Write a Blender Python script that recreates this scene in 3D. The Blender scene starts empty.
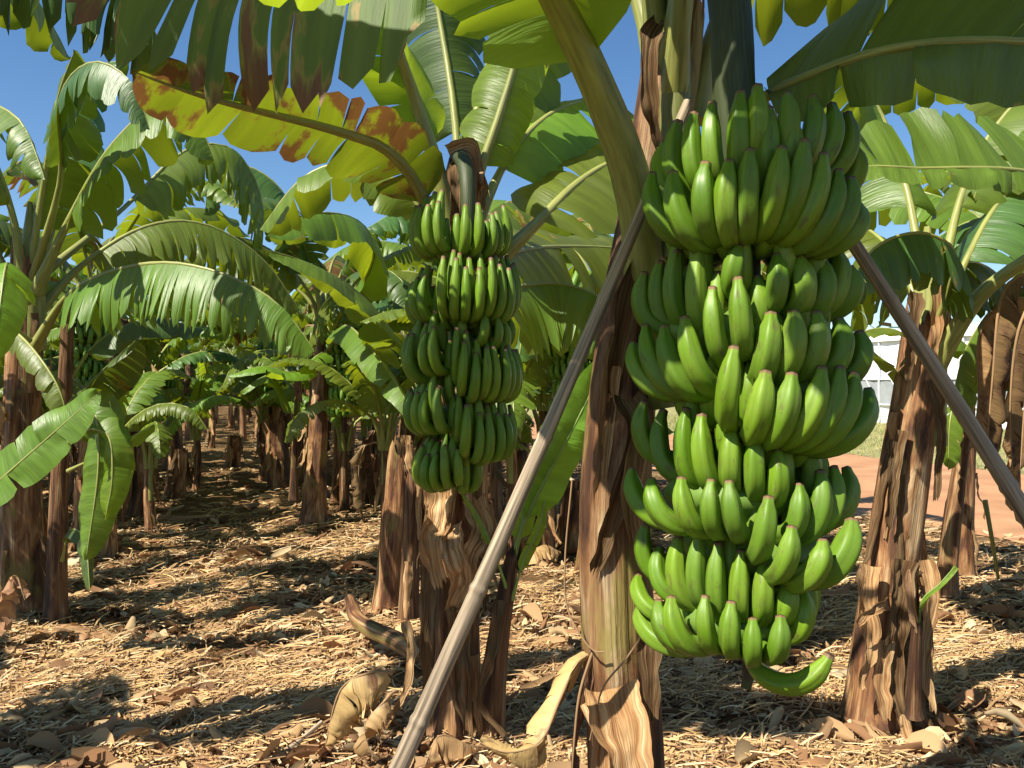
import bpy, math, random
import numpy as np
from mathutils import Vector, Matrix, noise
V = Vector; PI = math.pi; R = math.radians
SC = bpy.context.scene; COL = SC.collection

# ------------------------------------------------------------------ camera, sky, sun, exposure
CAMH, F = 1.30, 835.0
cam = bpy.data.cameras.new('camera'); cam.lens = 29.36; cam.sensor_width = 36; cam.clip_start = .05; cam.clip_end = 2000
co = bpy.data.objects.new('camera', cam); COL.objects.link(co)
co.location = (0, 0, CAMH); co.rotation_euler = (R(90), 0, 0); SC.camera = co
SUN_EL, SUN_AZ_VEC = R(50), V((-.74, -.60, 0)).normalized()
tosun = V((SUN_AZ_VEC.x*math.cos(SUN_EL), SUN_AZ_VEC.y*math.cos(SUN_EL), math.sin(SUN_EL)))
world = bpy.data.worlds.new('World'); SC.world = world; world.use_nodes = True
wn = world.node_tree; wn.nodes.clear()
wo = wn.nodes.new('ShaderNodeOutputWorld'); wb = wn.nodes.new('ShaderNodeBackground'); sky = wn.nodes.new('ShaderNodeTexSky')
sky.sky_type = 'NISHITA'; sky.sun_disc = False; sky.sun_elevation = SUN_EL
sky.sun_rotation = math.atan2(tosun.x, tosun.y); sky.altitude = 900; sky.dust_density = .1; sky.ozone_density = 1.6
hs_ = wn.nodes.new('ShaderNodeHueSaturation'); hs_.inputs['Saturation'].default_value = 1.2; wn.links.new(sky.outputs[0], hs_.inputs['Color']); wn.links.new(hs_.outputs[0], wb.inputs[0]); wb.inputs[1].default_value = .085; wn.links.new(wb.outputs[0], wo.inputs[0])
sl = bpy.data.lights.new('sun', 'SUN'); sl.energy = 5.0; sl.angle = R(.5); sl.color = (1, .94, .80)
so = bpy.data.objects.new('sun', sl); COL.objects.link(so); so.rotation_euler = (-tosun).to_track_quat('-Z', 'Y').to_euler()
so.location = (-5, -5, 12)
SC.view_settings.view_transform = 'Standard'; SC.view_settings.look = 'None'
SC.view_settings.exposure = 0.85; SC.view_settings.gamma = 1
SC.render.engine = 'CYCLES'; SC.cycles.max_bounces = 6; SC.cycles.diffuse_bounces = 4; SC.cycles.transmission_bounces = 4
SC.cycles.use_denoising = True; SC.cycles.sample_clamp_indirect = 4

# ------------------------------------------------------------------ helpers
def P(px, py, d): return V(((px-512)/F*d, d, CAMH-(py-384)/F*d))
def rowx(x0, y): return x0-.34*y                       # the rows and the road run this way

def tag(o, label=None, cat=None, group=None, kind=None):
    if label: o['label'] = label
    if cat: o['category'] = cat
    if group: o['group'] = group
    if kind: o['kind'] = kind
    return o
def empty(name, loc, label, cat, group=None):
    o = bpy.data.objects.new(name, None); COL.objects.link(o); o.location = loc; o.empty_display_size = .1
    return tag(o, label, cat, group)
class MB:
    def __init__(s): s.v = []; s.f = []; s.uv = []; s.fuv = []
    def grid(s, P_, UV_, close=False):
        nr = len(P_); nc = len(P_[0]); b = len(s.v)
        for r in range(nr):
            s.v.extend(P_[r]); s.uv.extend(UV_[r])
        for r in range(nr-1):
            for c in range(nc-1 if not close else nc):
                c2 = (c+1) % nc
                s.f.append((b+r*nc+c, b+r*nc+c2, b+(r+1)*nc+c2, b+(r+1)*nc+c))
    def box(s, c, sx, sy, sz, M=None):
        b = len(s.v)
        for dz in (-1, 1):
            for dx, dy in ((-1, -1), (1, -1), (1, 1), (-1, 1)):
                p = V((dx*sx/2, dy*sy/2, dz*sz/2)); p = (M @ p if M else p)+V(c); s.v.append(p); s.uv.append((dx, dz))
        for f in ((0, 3, 2, 1), (4, 5, 6, 7), (0, 1, 5, 4), (1, 2, 6, 5), (2, 3, 7, 6), (3, 0, 4, 7)): s.f.append(tuple(b+i for i in f))
    def build(s, name, mat, parent=None, smooth=True, origin=None, link=True):
        me = bpy.data.meshes.new(name)
        o0 = V(origin) if origin is not None else V((0, 0, 0))
        me.from_pydata([tuple(p-o0) for p in map(V, s.v)], [], s.f); 
        ul = me.uv_layers.new(name='UVMap')
        li = np.empty(len(me.loops), dtype=np.int32); me.loops.foreach_get('vertex_index', li)
        uv = np.array(s.uv, dtype=np.float32)[li]; ul.data.foreach_set('uv', uv.ravel())
        if smooth: me.polygons.foreach_set('use_smooth', [True]*len(me.polygons))
        me.materials.append(mat); me.update()
        o = bpy.data.objects.new(name, me)
        if link: COL.objects.link(o)
        if parent is not None: o.parent = parent
        elif origin is not None: o.location = o0
        return o

def catmull(pts, n):
    pts = [V(p) for p in pts]
    if len(pts) == 2: return [pts[0].lerp(pts[1], i/(n-1)) for i in range(n)]
    q = [pts[0]*2-pts[1]]+pts+[pts[-1]*2-pts[-2]]; dense = []
    for i in range(1, len(q)-2):
        for k in range(16):
            t = k/16; a, b, c, d = q[i-1:i+3]
            dense.append(.5*((2*b)+(c-a)*t+(2*a-5*b+4*c-d)*t*t+(3*b-a-3*c+d)*t**3))
    dense.append(q[-2]); L = [0]
    for i in range(1, len(dense)): L.append(L[-1]+(dense[i]-dense[i-1]).length)
    out = []; j = 0
    for i in range(n):
        s = L[-1]*i/(n-1)
        while j < len(L)-2 and L[j+1] < s: j += 1
        t = (s-L[j])/max(1e-9, L[j+1]-L[j]); out.append(dense[j].lerp(dense[j+1], min(1, max(0, t))))
    return out
def tangents(c): return [(c[min(i+1, len(c)-1)]-c[max(i-1, 0)]).normalized() for i in range(len(c))]
def nz(x, y=0, z=0): return noise.noise(V((x, y, z)))

def tube(mb, pts, rad, n=16, sides=10, flat=1.0, cap=True, fn=None):
    c = catmull(pts, n); T = tangents(c); ref = V((0, 1, 0)) if abs(T[0].y) < .9 else V((1, 0, 0)); g = []; uv = []
    S = T[0].cross(ref).normalized(); L = 0
    for i in range(n):
        if i: L += (c[i]-c[i-1]).length
        S = (S-T[i]*S.dot(T[i])).normalized(); B = T[i].cross(S); r = rad(i/(n-1)) if callable(rad) else rad
        row = []; ur = []
        for k in range(sides):
            a = 2*PI*k/sides; rr = r*(fn(a, i/(n-1), L) if fn else 1)
            row.append(c[i]+S*math.cos(a)*rr+B*math.sin(a)*rr*flat); ur.append((k/sides, L))
        g.append(row); uv.append(ur)
    mb.grid(g, uv, True)
    if cap:
        for i, rv in ((0, 1), (n-1, 0)):
            b = len(mb.v); mb.v.extend(g[i]); mb.uv.extend(uv[i]); f = tuple(range(b, b+sides)); mb.f.append(f[::-1] if rv else f)

# ------------------------------------------------------------------ materials
def mat(name):
    m = bpy.data.materials.new(name); m.use_nodes = True; m.node_tree.nodes.clear(); return m
class NT:
    def __init__(s, m): s.t = m.node_tree
    def n(s, ty, **kw):
        x = s.t.nodes.new('ShaderNode'+ty)
        for k, v in kw.items():
            if k.startswith('i_'):
                key = k[2:]; key = int(key) if key.isdigit() else key.replace('_', ' ')
                x.inputs[key].default_value = v
            else: setattr(x, k, v)
        return x
    def l(s, a, b): s.t.links.new(a, b)
    def ramp(s, fac, stops, interp='LINEAR'):
        r = s.n('ValToRGB'); r.color_ramp.interpolation = interp; e = r.color_ramp.elements
        while len(e) > 1: e.remove(e[-1])
        e[0].position = stops[0][0]; e[0].color = (*stops[0][1], 1)
        for p, c in stops[1:]: x = e.new(p); x.color = (*c, 1)
        s.l(fac, r.inputs[0]); return r.outputs[0]
    def mix(s, f, a, b, ty='MIX'):
        m = s.n('Mix', data_type='RGBA', blend_type=ty)
        for sock, v in ((m.inputs[0], f), (m.inputs[6], a), (m.inputs[7], b)):
            if hasattr(v, 'is_linked'): s.l(v, sock)
            else: sock.default_value = v if isinstance(v, (int, float)) else (*v, 1)
        return m.outputs[2]
    def math(s, op, a, b=0, c=None):
        m = s.n('Math', operation=op)
        for i, v in enumerate((a, b) if c is None else (a, b, c)):
            if hasattr(v, 'is_linked'): s.l(v, m.inputs[i])
            else: m.inputs[i].default_value = v
        return m.outputs[0]
    def uvscaled(s, sx, sy, off=True):
        tc = s.n('TexCoord'); mp = s.n('Mapping'); mp.inputs['Scale'].default_value = (sx, sy, 1); s.l(tc.outputs['UV'], mp.inputs[0])
        if off:
            oi = s.n('ObjectInfo'); cm = s.n('CombineXYZ'); k = s.math('MULTIPLY', oi.outputs['Random'], 37.0)
            s.l(k, cm.inputs[2]); s.l(cm.outputs[0], mp.inputs['Location'])
        return mp.outputs[0]

def leaf_material(name, top, under, trans, tw=.35, brown=0.0, brown_col=(.21, .10, .025), rough=.42, edge=.0, ringc=(.42, .32, .06)):
    """UV: x = metres along the midrib, y = -1..1 across"""
    m = mat(name); t = NT(m); out = t.n('OutputMaterial')
    geo = t.n('NewGeometry'); oi = t.n('ObjectInfo')
    vec = t.uvscaled(1, .018); vein = t.n('TexNoise', i_Scale=120.0, i_Detail=2.0); t.l(vec, vein.inputs[0])
    vec2 = t.uvscaled(1, .25); blot = t.n('TexNoise', i_Scale=5.0, i_Detail=4.0); t.l(vec2, blot.inputs[0])
    c_top = t.mix(blot.outputs[0], tuple(x*.75 for x in top), tuple(x*1.25 for x in top))
    c_top = t.mix(t.math('MULTIPLY', vein.outputs[0], .35), c_top, tuple(min(1, x*1.6) for x in top))
    rib = t.n('TexNoise', i_Scale=34.0, i_Detail=3.0); t.l(t.uvscaled(1, .014), rib.inputs[0])
    under_c = t.mix(t.math('MULTIPLY', rib.outputs[0], .8), tuple(x*1.25 for x in under), tuple(x*.62 for x in under))
    c_top = t.mix(t.ramp(rib.outputs[0], [(.35, (.55, .55, .55)), (.6, (0, 0, 0))]), c_top, tuple(x*.55 for x in top))
    c = t.mix(geo.outputs['Backfacing'], c_top, under_c)
    hs = t.n('HueSaturation'); t.l(t.math('MULTIPLY_ADD', oi.outputs['Random'], .05, .475), hs.inputs['Hue'])
    t.l(t.math('MULTIPLY_ADD', oi.outputs['Random'], .5, .75), hs.inputs['Value']); t.l(c, hs.inputs['Color']); c = hs.outputs[0]
    tcol = t.mix(rib.outputs[0], tuple(x*.7 for x in trans), tuple(min(.9, x*1.2) for x in trans))
    # dry patches and dry margins belong to the leaf itself
    b1 = t.n('TexNoise', i_Scale=3.2, i_Detail=5.0, i_Roughness=.6); t.l(t.uvscaled(2.3, .20), b1.inputs[0])
    sep = t.n('SeparateXYZ'); tc = t.n('TexCoord'); t.l(tc.outputs['UV'], sep.inputs[0])
    ab = t.math('ABSOLUTE', sep.outputs[1]); ed = t.math('POWER', ab, 6.0)
    bb = t.math('ADD', b1.outputs[0], t.math('MULTIPLY', ed, .06+edge))
    bm = t.math('MULTIPLY', t.math('SUBTRACT', bb, .70-brown), 14.0); bm = t.n('Clamp').inputs[0].node if False else bm
    cl = t.n('Clamp'); t.l(bm, cl.inputs[0]); bm = cl.outputs[0]
    ring = t.ramp(bm, [(0, (0, 0, 0)), (.3, (1, 1, 1)), (1, (0, 0, 0))])
    c = t.mix(ring, c, ringc); bn = t.mix(vein.outputs[0], tuple(x*.35 for x in brown_col), tuple(x*1.7 for x in brown_col))
    c = t.mix(bm, c, bn); tcol = t.mix(bm, tcol, tuple(x*.8 for x in brown_col))
    bp = t.n('Bump', i_Strength=.45, i_Distance=.005); t.l(t.math('ADD', vein.outputs[0], t.math('MULTIPLY', rib.outputs[0], 1.6)), bp.inputs['Height'])
    pb = t.n('BsdfPrincipled', i_Roughness=rough); pb.inputs['Specular IOR Level'].default_value = .5
    t.l(c, pb.inputs['Base Color']); t.l(bp.outputs[0], pb.inputs['Normal'])
    tr = t.n('BsdfTranslucent'); t.l(tcol, tr.inputs[0]); mx = t.n('MixShader', i_0=tw)
    t.l(pb.outputs[0], mx.inputs[1]); t.l(tr.outputs[0], mx.inputs[2]); t.l(mx.outputs[0], out.inputs[0]); return m

def simple(name, col, rough=.6, noise_scale=8, var=.35, bump=.2, dist=.01, spec=.4, uv=None):
    m = mat(name); t = NT(m); out = t.n('OutputMaterial'); n1 = t.n('TexNoise', i_Scale=float(noise_scale), i_Detail=5.0)
    if uv: t.l(t.uvscaled(*uv), n1.inputs[0])
    else: tc = t.n('TexCoord'); t.l(tc.outputs['Object'], n1.inputs[0])
    c = t.ramp(n1.outputs[0], [(.3, tuple(x*(1-var) for x in col)), (.7, tuple(min(1, x*(1+var)) for x in col))])
    pb = t.n('BsdfPrincipled', i_Roughness=rough); pb.inputs['Specular IOR Level'].default_value = spec; t.l(c, pb.inputs['Base Color'])
    bp = t.n('Bump', i_Strength=bump, i_Distance=dist); t.l(n1.outputs[0], bp.inputs['Height']); t.l(bp.outputs[0], pb.inputs['Normal'])
    t.l(pb.outputs[0], out.inputs[0]); return m

M = {}
M['leaf'] = leaf_material('banana_leaf_green', (.125, .195, .022), (.19, .24, .055), (.40, .48, .015), .36)
M['leaf_young'] = leaf_material('banana_leaf_young', (.16, .29, .028), (.22, .31, .06), (.48, .62, .02), .45)
M['leaf_worn'] = leaf_material('banana_leaf_worn', (.09, .15, .022), (.14, .18, .045), (.28, .38, .02), .30, brown=.17, edge=.10)
M['leaf_dark'] = leaf_material('banana_leaf_blue_green', (.070, .13, .026), (.135, .18, .05), (.22, .32, .015), .26)
M['dry'] = leaf_material('dry_leaf', (.52, .32, .14), (.56, .38, .19), (.55, .30, .10), .22, brown=.12, brown_col=(.20, .10, .045), rough=.6, ringc=(.45, .30, .15))
M['dry_dark'] = leaf_material('dry_leaf_dark', (.17, .085, .04), (.20, .11, .055), (.22, .10, .03), .15, brown=.15, brown_col=(.07, .035, .018), rough=.7, ringc=(.22, .12, .06))
M['petiole'] = simple('petiole_green', (.27, .28, .075), .42, 3, .3, .15, .004, .5, uv=(6, 3))
M['petiole_dark'] = simple('petiole_dull', (.17, .18, .05), .45, 3, .4, .15, .004, .5, uv=(6, 3))
M['peduncle'] = simple('peduncle', (.045, .06, .02), .55, 6, .4, .3, .003, .4, uv=(10, 3))
M['young_stem'] = simple('young_stem', (.20, .30, .07), .45, 3, .4, .2, .004, .5, uv=(8, 2))

def trunk_material(name, green=.0, light=1.0):
    m = mat(name); t = NT(m); out = t.n('OutputMaterial')
    f1 = t.n('TexNoise', i_Scale=1.0, i_Detail=8.0, i_Roughness=.62, i_Distortion=.6); t.l(t.uvscaled(8, 2.6), f1.inputs[0])
    f2 = t.n('TexNoise', i_Scale=1.0, i_Detail=3.0); t.l(t.uvscaled(70, 5), f2.inputs[0])
    f3 = t.n('TexNoise', i_Scale=1.0, i_Detail=4.0, i_Roughness=.7); t.l(t.uvscaled(3, 2.6), f3.inputs[0])
    L = light
    c = t.ramp(f1.outputs[0], [(.34, (.03*L, .015*L, .010*L)), (.43, (.11*L, .045*L, .022*L)), (.50, (.27*L, .125*L, .05*L)), (.58, (.42*L, .235*L, .11*L)), (.69, (.66*L, .48*L, .28*L))])
    c = t.mix(t.math('MULTIPLY', f2.outputs[0], .55), c, (.06, .03, .018), 'MULTIPLY') if False else t.mix(t.ramp(f2.outputs[0], [(.35, (.55, .55, .55)), (.6, (0, 0, 0))]), c, (.07, .035, .02))
    g = t.ramp(f3.outputs[0], [(.56-green, (0, 0, 0)), (.66-green, (.75, .75, .75))]); c = t.mix(g, c, (.24, .20, .055))
    hs = t.n('HueSaturation'); oi = t.n('ObjectInfo'); t.l(t.math('MULTIPLY_ADD', oi.outputs['Random'], .4, .8), hs.inputs['Value']); t.l(c, hs.inputs['Color'])
    pb = t.n('BsdfPrincipled', i_Roughness=.62); t.l(hs.outputs[0], pb.inputs['Base Color']); pb.inputs['Specular IOR Level'].default_value = .35
    h = t.math('ADD', f1.outputs[0], t.math('MULTIPLY', f2.outputs[0], .5))
    bp = t.n('Bump', i_Strength=.8, i_Distance=.012); t.l(h, bp.inputs['Height']); t.l(bp.outputs[0], pb.inputs['Normal'])
    t.l(pb.outputs[0], out.inputs[0]); return m
M['trunk'] = trunk_material('pseudostem_bark'); M['trunk_green'] = trunk_material('pseudostem_bark_green', .03, .72)
M['trunk_dark'] = trunk_material('pseudostem_bark_dark', -.1, .55)

def banana_material(name, col, col2):
    m = mat(name); t = NT(m); out = t.n('OutputMaterial'); tc = t.n('TexCoord'); sep = t.n('SeparateXYZ'); t.l(tc.outputs['UV'], sep.inputs[0])
    n1 = t.n('TexNoise', i_Scale=14.0, i_Detail=4.0); t.l(tc.outputs['Object'], n1.inputs[0])
    c = t.mix(n1.outputs[0], col, col2); oi = t.n('ObjectInfo'); hs = t.n('HueSaturation')
    t.l(t.math('MULTIPLY_ADD', oi.outputs['Random'], .35, .82), hs.inputs['Value']); t.l(t.math('MULTIPLY_ADD', oi.outputs['Random'], -.018, .508), hs.inputs['Hue']); t.l(c, hs.inputs['Color']); c = hs.outputs[0]
    spk = t.n('TexNoise', i_Scale=90.0, i_Detail=2.0); t.l(tc.outputs['Object'], spk.inputs[0])
    c = t.mix(t.ramp(spk.outputs[0], [(.70, (0, 0, 0)), (.76, (.6, .6, .6))]), c, (.09, .06, .02))
    st = t.n('TexNoise', i_Scale=1.0, i_Detail=3.0); t.l(t.uvscaled(14, 3), st.inputs[0])
    c = t.mix(t.ramp(st.outputs[0], [(.42, (.28, .28, .28)), (.6, (0, 0, 0))]), c, tuple(x*.6 for x in col))
    y = sep.outputs[1]
    sc = t.n('TexNoise', i_Scale=1.0, i_Detail=6.0, i_Roughness=.7); t.l(t.uvscaled(9, 5), sc.inputs[0])
    c = t.mix(t.ramp(sc.outputs[0], [(.57, (0, 0, 0)), (.63, (.5, .5, .5)), (.72, (.8, .8, .8))]), c, (.10, .075, .03))
    du = t.n('TexNoise', i_Scale=7.0, i_Detail=5.0, i_Roughness=.7); t.l(tc.outputs['Object'], du.inputs[0])
    c = t.mix(t.ramp(du.outputs[0], [(.45, (0, 0, 0)), (.72, (.16, .16, .16))]), c, (.30, .33, .13))
    c = t.mix(t.ramp(y, [(0, (1, 1, 1)), (.10, (.8, .8, .8)), (.25, (0, 0, 0))]), c, (.13, .22, .035))
    tipm = t.ramp(t.math('ADD', y, t.math('MULTIPLY', spk.outputs[0], .012)), [(.976, (0, 0, 0)), (.986, (1, 1, 1))])
    c = t.mix(tipm, c, (.20, .12, .065)); 
    c = t.mix(t.ramp(y, [(.992, (0, 0, 0)), (.999, (1, 1, 1))]), c, (.05, .025, .015))
    pb = t.n('BsdfPrincipled', i_Roughness=.46); pb.inputs['Specular IOR Level'].default_value = .36; t.l(c, pb.inputs['Base Color']); t.l(t.math('MULTIPLY_ADD', du.outputs[0], .5, .22), pb.inputs['Roughness'])
    pb.inputs['Subsurface Weight'].default_value = .0
    bp = t.n('Bump', i_Strength=.12, i_Distance=.002); t.l(n1.outputs[0], bp.inputs['Height']); t.l(bp.outputs[0], pb.inputs['Normal'])
    t.l(pb.outputs[0], out.inputs[0]); return m
M['banana'] = banana_material('banana_green', (.112, .225, .011), (.165, .285, .016))
M['banana_far'] = banana_material('banana_green_dull', (.11, .24, .03), (.15, .29, .035))
M['bamboo'] = simple('bamboo', (.34, .26, .18), .65, 1, .65, .7, .004, .25, uv=(14, 4.0))
def sheath_material(name, L):
    m = mat(name); t = NT(m); out = t.n('OutputMaterial')
    f1 = t.n('TexNoise', i_Scale=1.0, i_Detail=6.0, i_Roughness=.65, i_Distortion=.2); t.l(t.uvscaled(4, 4), f1.inputs[0])
    f2 = t.n('TexNoise', i_Scale=1.0, i_Detail=3.0, i_Distortion=.3); t.l(t.uvscaled(2.2, 22), f2.inputs[0])
    c = t.ramp(f1.outputs[0], [(.32, tuple(L*x for x in (.15, .07, .028))), (.45, tuple(L*x for x in (.40, .21, .09))), (.56, tuple(L*x for x in (.58, .37, .18))), (.70, tuple(L*x for x in (.74, .57, .36)))])
    c = t.mix(t.ramp(f2.outputs[0], [(.34, (.6, .6, .6)), (.48, (0, 0, 0))]), c, tuple(L*x for x in (.20, .11, .05)))
    pb = t.n('BsdfPrincipled', i_Roughness=.75); pb.inputs['Specular IOR Level'].default_value = .2; t.l(c, pb.inputs['Base Color'])
    bp = t.n('Bump', i_Strength=.9, i_Distance=.006); t.l(t.math('ADD', f2.outputs[0], f1.outputs[0]), bp.inputs['Height']); t.l(bp.outputs[0], pb.inputs['Normal'])
    tr = t.n('BsdfTranslucent'); t.l(c, tr.inputs[0]); mx = t.n('MixShader', i_0=.12); t.l(pb.outputs[0], mx.inputs[1]); t.l(tr.outputs[0], mx.inputs[2]); t.l(mx.outputs[0], out.inputs[0]); return m
M['sheath_dry'] = sheath_material('dry_sheath', 1.1); M['sheath_dry_dark'] = sheath_material('dry_sheath_dark', .42)
M['black'] = simple('cut_stalk_end', (.06, .04, .02), .8)

# ------------------------------------------------------------------ builders
def leaf(parent, pts, W, blade=.28, roll=0, fold=15, droop=35, strips=10, tear=25, tdepth=.35, g=.6, sweep=14, wave=10, cup=.10,
         seed=0, r0=.022, mt='leaf', pm='petiole', asym=(1, 1), hint=None, res=1.0, crumple=0., name='leaf', rmid=None, gap=.12, flat=1., label=None, merge=None, cutoff=1.0, foldR=None, droopR=None):
    rnd = random.Random(seed*7+3); n = int(64*res)+8
    c = catmull(pts, n); T = tangents(c); L = sum((c[i]-c[i-1]).length for i in range(1, n))
    up = V(hint) if hint else V((0, 0, 1)); S_ = []; N_ = []; prevS = None
    for i in range(n):
        s = T[i].cross(up)
        if s.length < .25 and prevS is not None: s = prevS.copy()
        elif s.length < .05: s = T[i].cross(V((0, -1, 0)))
        if prevS is not None: s = prevS.lerp(s.normalized(), .35) if prevS.dot(s) > 0 else prevS.copy()
        s = (s-T[i]*s.dot(T[i])).normalized(); prevS = s
        Nn = s.cross(T[i])
        a = R(roll); S_.append(s*math.cos(a)+Nn*math.sin(a)); N_.append(Nn*math.cos(a)-s*math.sin(a))
    def at(s):
        x = s*(n-1); i = min(int(x), n-2); f = x-i
        return c[i].lerp(c[i+1], f), T[i].lerp(T[i+1], f).normalized(), S_[i].lerp(S_[i+1], f).normalized(), N_[i].lerp(N_[i+1], f).normalized()
    def prof(u):
        a = 1-(1-min(1, u/.16))**2; b = 1-max(0, (u-.5)/.5)**2.3
        return W*math.sqrt(max(0, a))*max(0, b)**.65
    Lb = L*(1-blade); mb = MB(); nt = max(4, int(8*res)); G = V((0, 0, -1)); colw = .03/res
    for side in (-1, 1):
        As = asym[0] if side < 0 else asym[1]
        if As <= 0: continue
        fo = fold if (side < 0 or foldR is None) else foldR; dro = droop if (side < 0 or droopR is None) else droopR
        us = [0.]; k = 0
        while us[-1] < 1: us.append(us[-1]+(.35+rnd.random()*1.3)/strips)
        us = [x/us[-1] for x in us]
        for k in range(len(us)-1):
            ua, ub = us[k], us[k+1]; nu = max(3, int((ub-ua)*Lb/colw)+1); dl = R(tear)*(rnd.random()*1.5-.5); t0 = tdepth*(.6+.8*rnd.random())
            tw = (rnd.random()-.5)*2*cup; sw2 = (rnd.random()-.5)*R(tear)*.5; ln = 1-(rnd.random()**2)*.16*(tear > 8); gp = gap*(rnd.random() if tear > 3 else 0); Wk = 1
            g_ = []; uv_ = []
            cols = []
            for q in range(nu):
                qq = q/(nu-1); u = ua+(ub-ua)*qq; u = min(.999, max(.001, u))
                uc = (ua+ub)/2; col = []; cu = []; pos = None
                for j in range(nt+1):
                    t = j/nt; tt = max(0, (t-t0)/(1-t0)); 
                    ue = uc+(u-uc)*(1-gp*tt) if tt > 0 else u
                    s = blade+(1-blade)*ue*cutoff; p0, Tn, Sn, Nn = at(s)
                    w = prof(u)*As*(ln if tear > 3 else 1)
                    # rounded strip ends
                    if tear > 3: w *= 1-.16*abs(2*qq-1)**3
                    w *= 1-.05*abs(nz(u*Lb*14, seed, side))*min(1, tear/6)*2-.06*max(0, nz(u*Lb*40, seed+5, side))*min(1, tear/6)
                    if j == 0: acc = V((0, 0, 0))
                    else:
                        tm = (j-.5)/nt; ttm = max(0, (tm-t0)/(1-t0))
                        th = R(fo)+R(dro)*tm+dl*ttm*1.3+R(wave)*tm*math.sin(u*Lb*9+seed+side)+R(wave)*.5*math.sin(u*Lb*23+seed*2)*tm
                        dn = (-Nn)*(1-g*min(1, tm*1.5))+G*g*min(1, tm*1.5)
                        if dn.length < .2: dn = -Nn
                        dn.normalize(); sp = R(sweep)+sw2*ttm
                        lat = Sn*side*math.cos(sp)+Tn*math.sin(sp)
                        acc = acc+(lat*math.cos(th)+dn*math.sin(th)).normalized()*(w/nt)
                    p = p0+acc
                    q2 = 2*qq-1
                    p = p+Nn*(-tw*(q2*q2)*(ub-ua)*Lb*min(1, t*2)) + Nn*(.0028*math.sin(u*Lb*(105 if res > .5 else 60)+3*math.sin(u*9+seed))*min(1, t*4))
                    if crumple:
                        f = 9; cr = V((nz(p.x*f, p.y*f, p.z*f+seed), nz(p.x*f+9, p.y*f, p.z*f+seed), nz(p.x*f, p.y*f+9, p.z*f+seed)))
                        f = 28; cr += .4*V((nz(p.x*f, p.y*f, p.z*f+seed), nz(p.x*f+9, p.y*f, p.z*f+seed), nz(p.x*f, p.y*f+9, p.z*f+seed)))
                        p = p+cr*crumple*min(1, t+.2)
                    col.append(p); cu.append((u*Lb, t*side))
                cols.append(col); uv_.append(cu)
            if side < 0: cols = cols[::-1]; uv_ = uv_[::-1]
            (merge[0] if merge else mb).grid(cols, uv_)
    mid = merge[1] if merge else MB(); rm = rmid if rmid else r0*.42
    ms = []; nn = max(10, int(26*res)); sides = 8 if res > .5 else 5
    fl = flat
    def rad(s):
        if s < blade: return (r0+(rm-r0)*(s/blade)**.8)*(1+.12*math.exp(-s*22))
        return rm*(1-(s-blade)/(1-blade))**.8+.0012
    cc = [c[i]-N_[i]*rad(i/(n-1))*.45 for i in range(n)]
    tube(mid, cc[::max(1, n//12)]+([cc[-1]] if (n-1) % max(1, n//12) else []), rad, nn, sides, fl)
    if merge: return None
    o = mb.build(name, M[mt], parent)
    if label: o['label'] = label
    mid.build('midrib', M[pm], o); return o

def crown(parent, top, r, seed=0, h=.34, merge=None, lean=(0, 0)):
    mb = merge or MB(); t = V(top)
    tube(mb, [t-V((0, 0, .50)), t-V((0, 0, .1)), t+V((lean[0]*.5, lean[1]*.5, h*.5)), t+V((lean[0], lean[1], h))], lambda s: r*(.90+.0*s) if s < .5 else r*(.90-1.5*(s-.5)), 22, 20, fn=trunk_fn(seed, .16))
    if not merge: mb.build('crown_sheath', M['petiole'], parent)
def trunk_fn(seed, amp=.10):
    rnd = random.Random(seed); ed = [(rnd.random()*2*PI, (rnd.random()-.5)*1.2, .35+rnd.random()*.8) for _ in range(5)]
    def fn(a, s, L):
        v = 1
        for ph, tw, k in ed:
            x = ((a+ph+tw*L+.25*nz(L*3, ph)) % (2*PI))/(2*PI); v += amp*k*(x**2.2-.35)
        v += .05*nz(math.cos(a)*2.5, math.sin(a)*2.5, L*2.5+seed)+.035*nz(math.cos(a)*9, math.sin(a)*9, L*3+seed)
        return v
    return fn
def pseudostem(parent, pts, r0, r1, seed=0, mt='trunk', name='pseudostem', n=60, sides=44, amp=.10, flare=.35, label=None, merge=None):
    mb = merge or MB()
    tube(mb, pts, lambda s: (r0+(r1-r0)*s)*(1+flare*math.exp(-s*14)), n, sides, fn=trunk_fn(seed, amp), cap=bool(merge))
    if merge: return None
    for i in range(int(n*.80), n):                      # the sheaths end raggedly below the crown
        s = i/(n-1); q = (s-.80)/.20
        for k in range(sides):
            a = 2*PI*k/sides; v = mb.v[i*sides+k]; mb.v[i*sides+k] = v-V((0, 0, q*q*(.22*abs(nz(math.cos(a)*1.7, math.sin(a)*1.7, seed))+.10*abs(nz(math.cos(a)*6, math.sin(a)*6, seed+4)))))
    o = mb.build(name, M[mt], parent)
    if label: o['label'] = label
    return o
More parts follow.
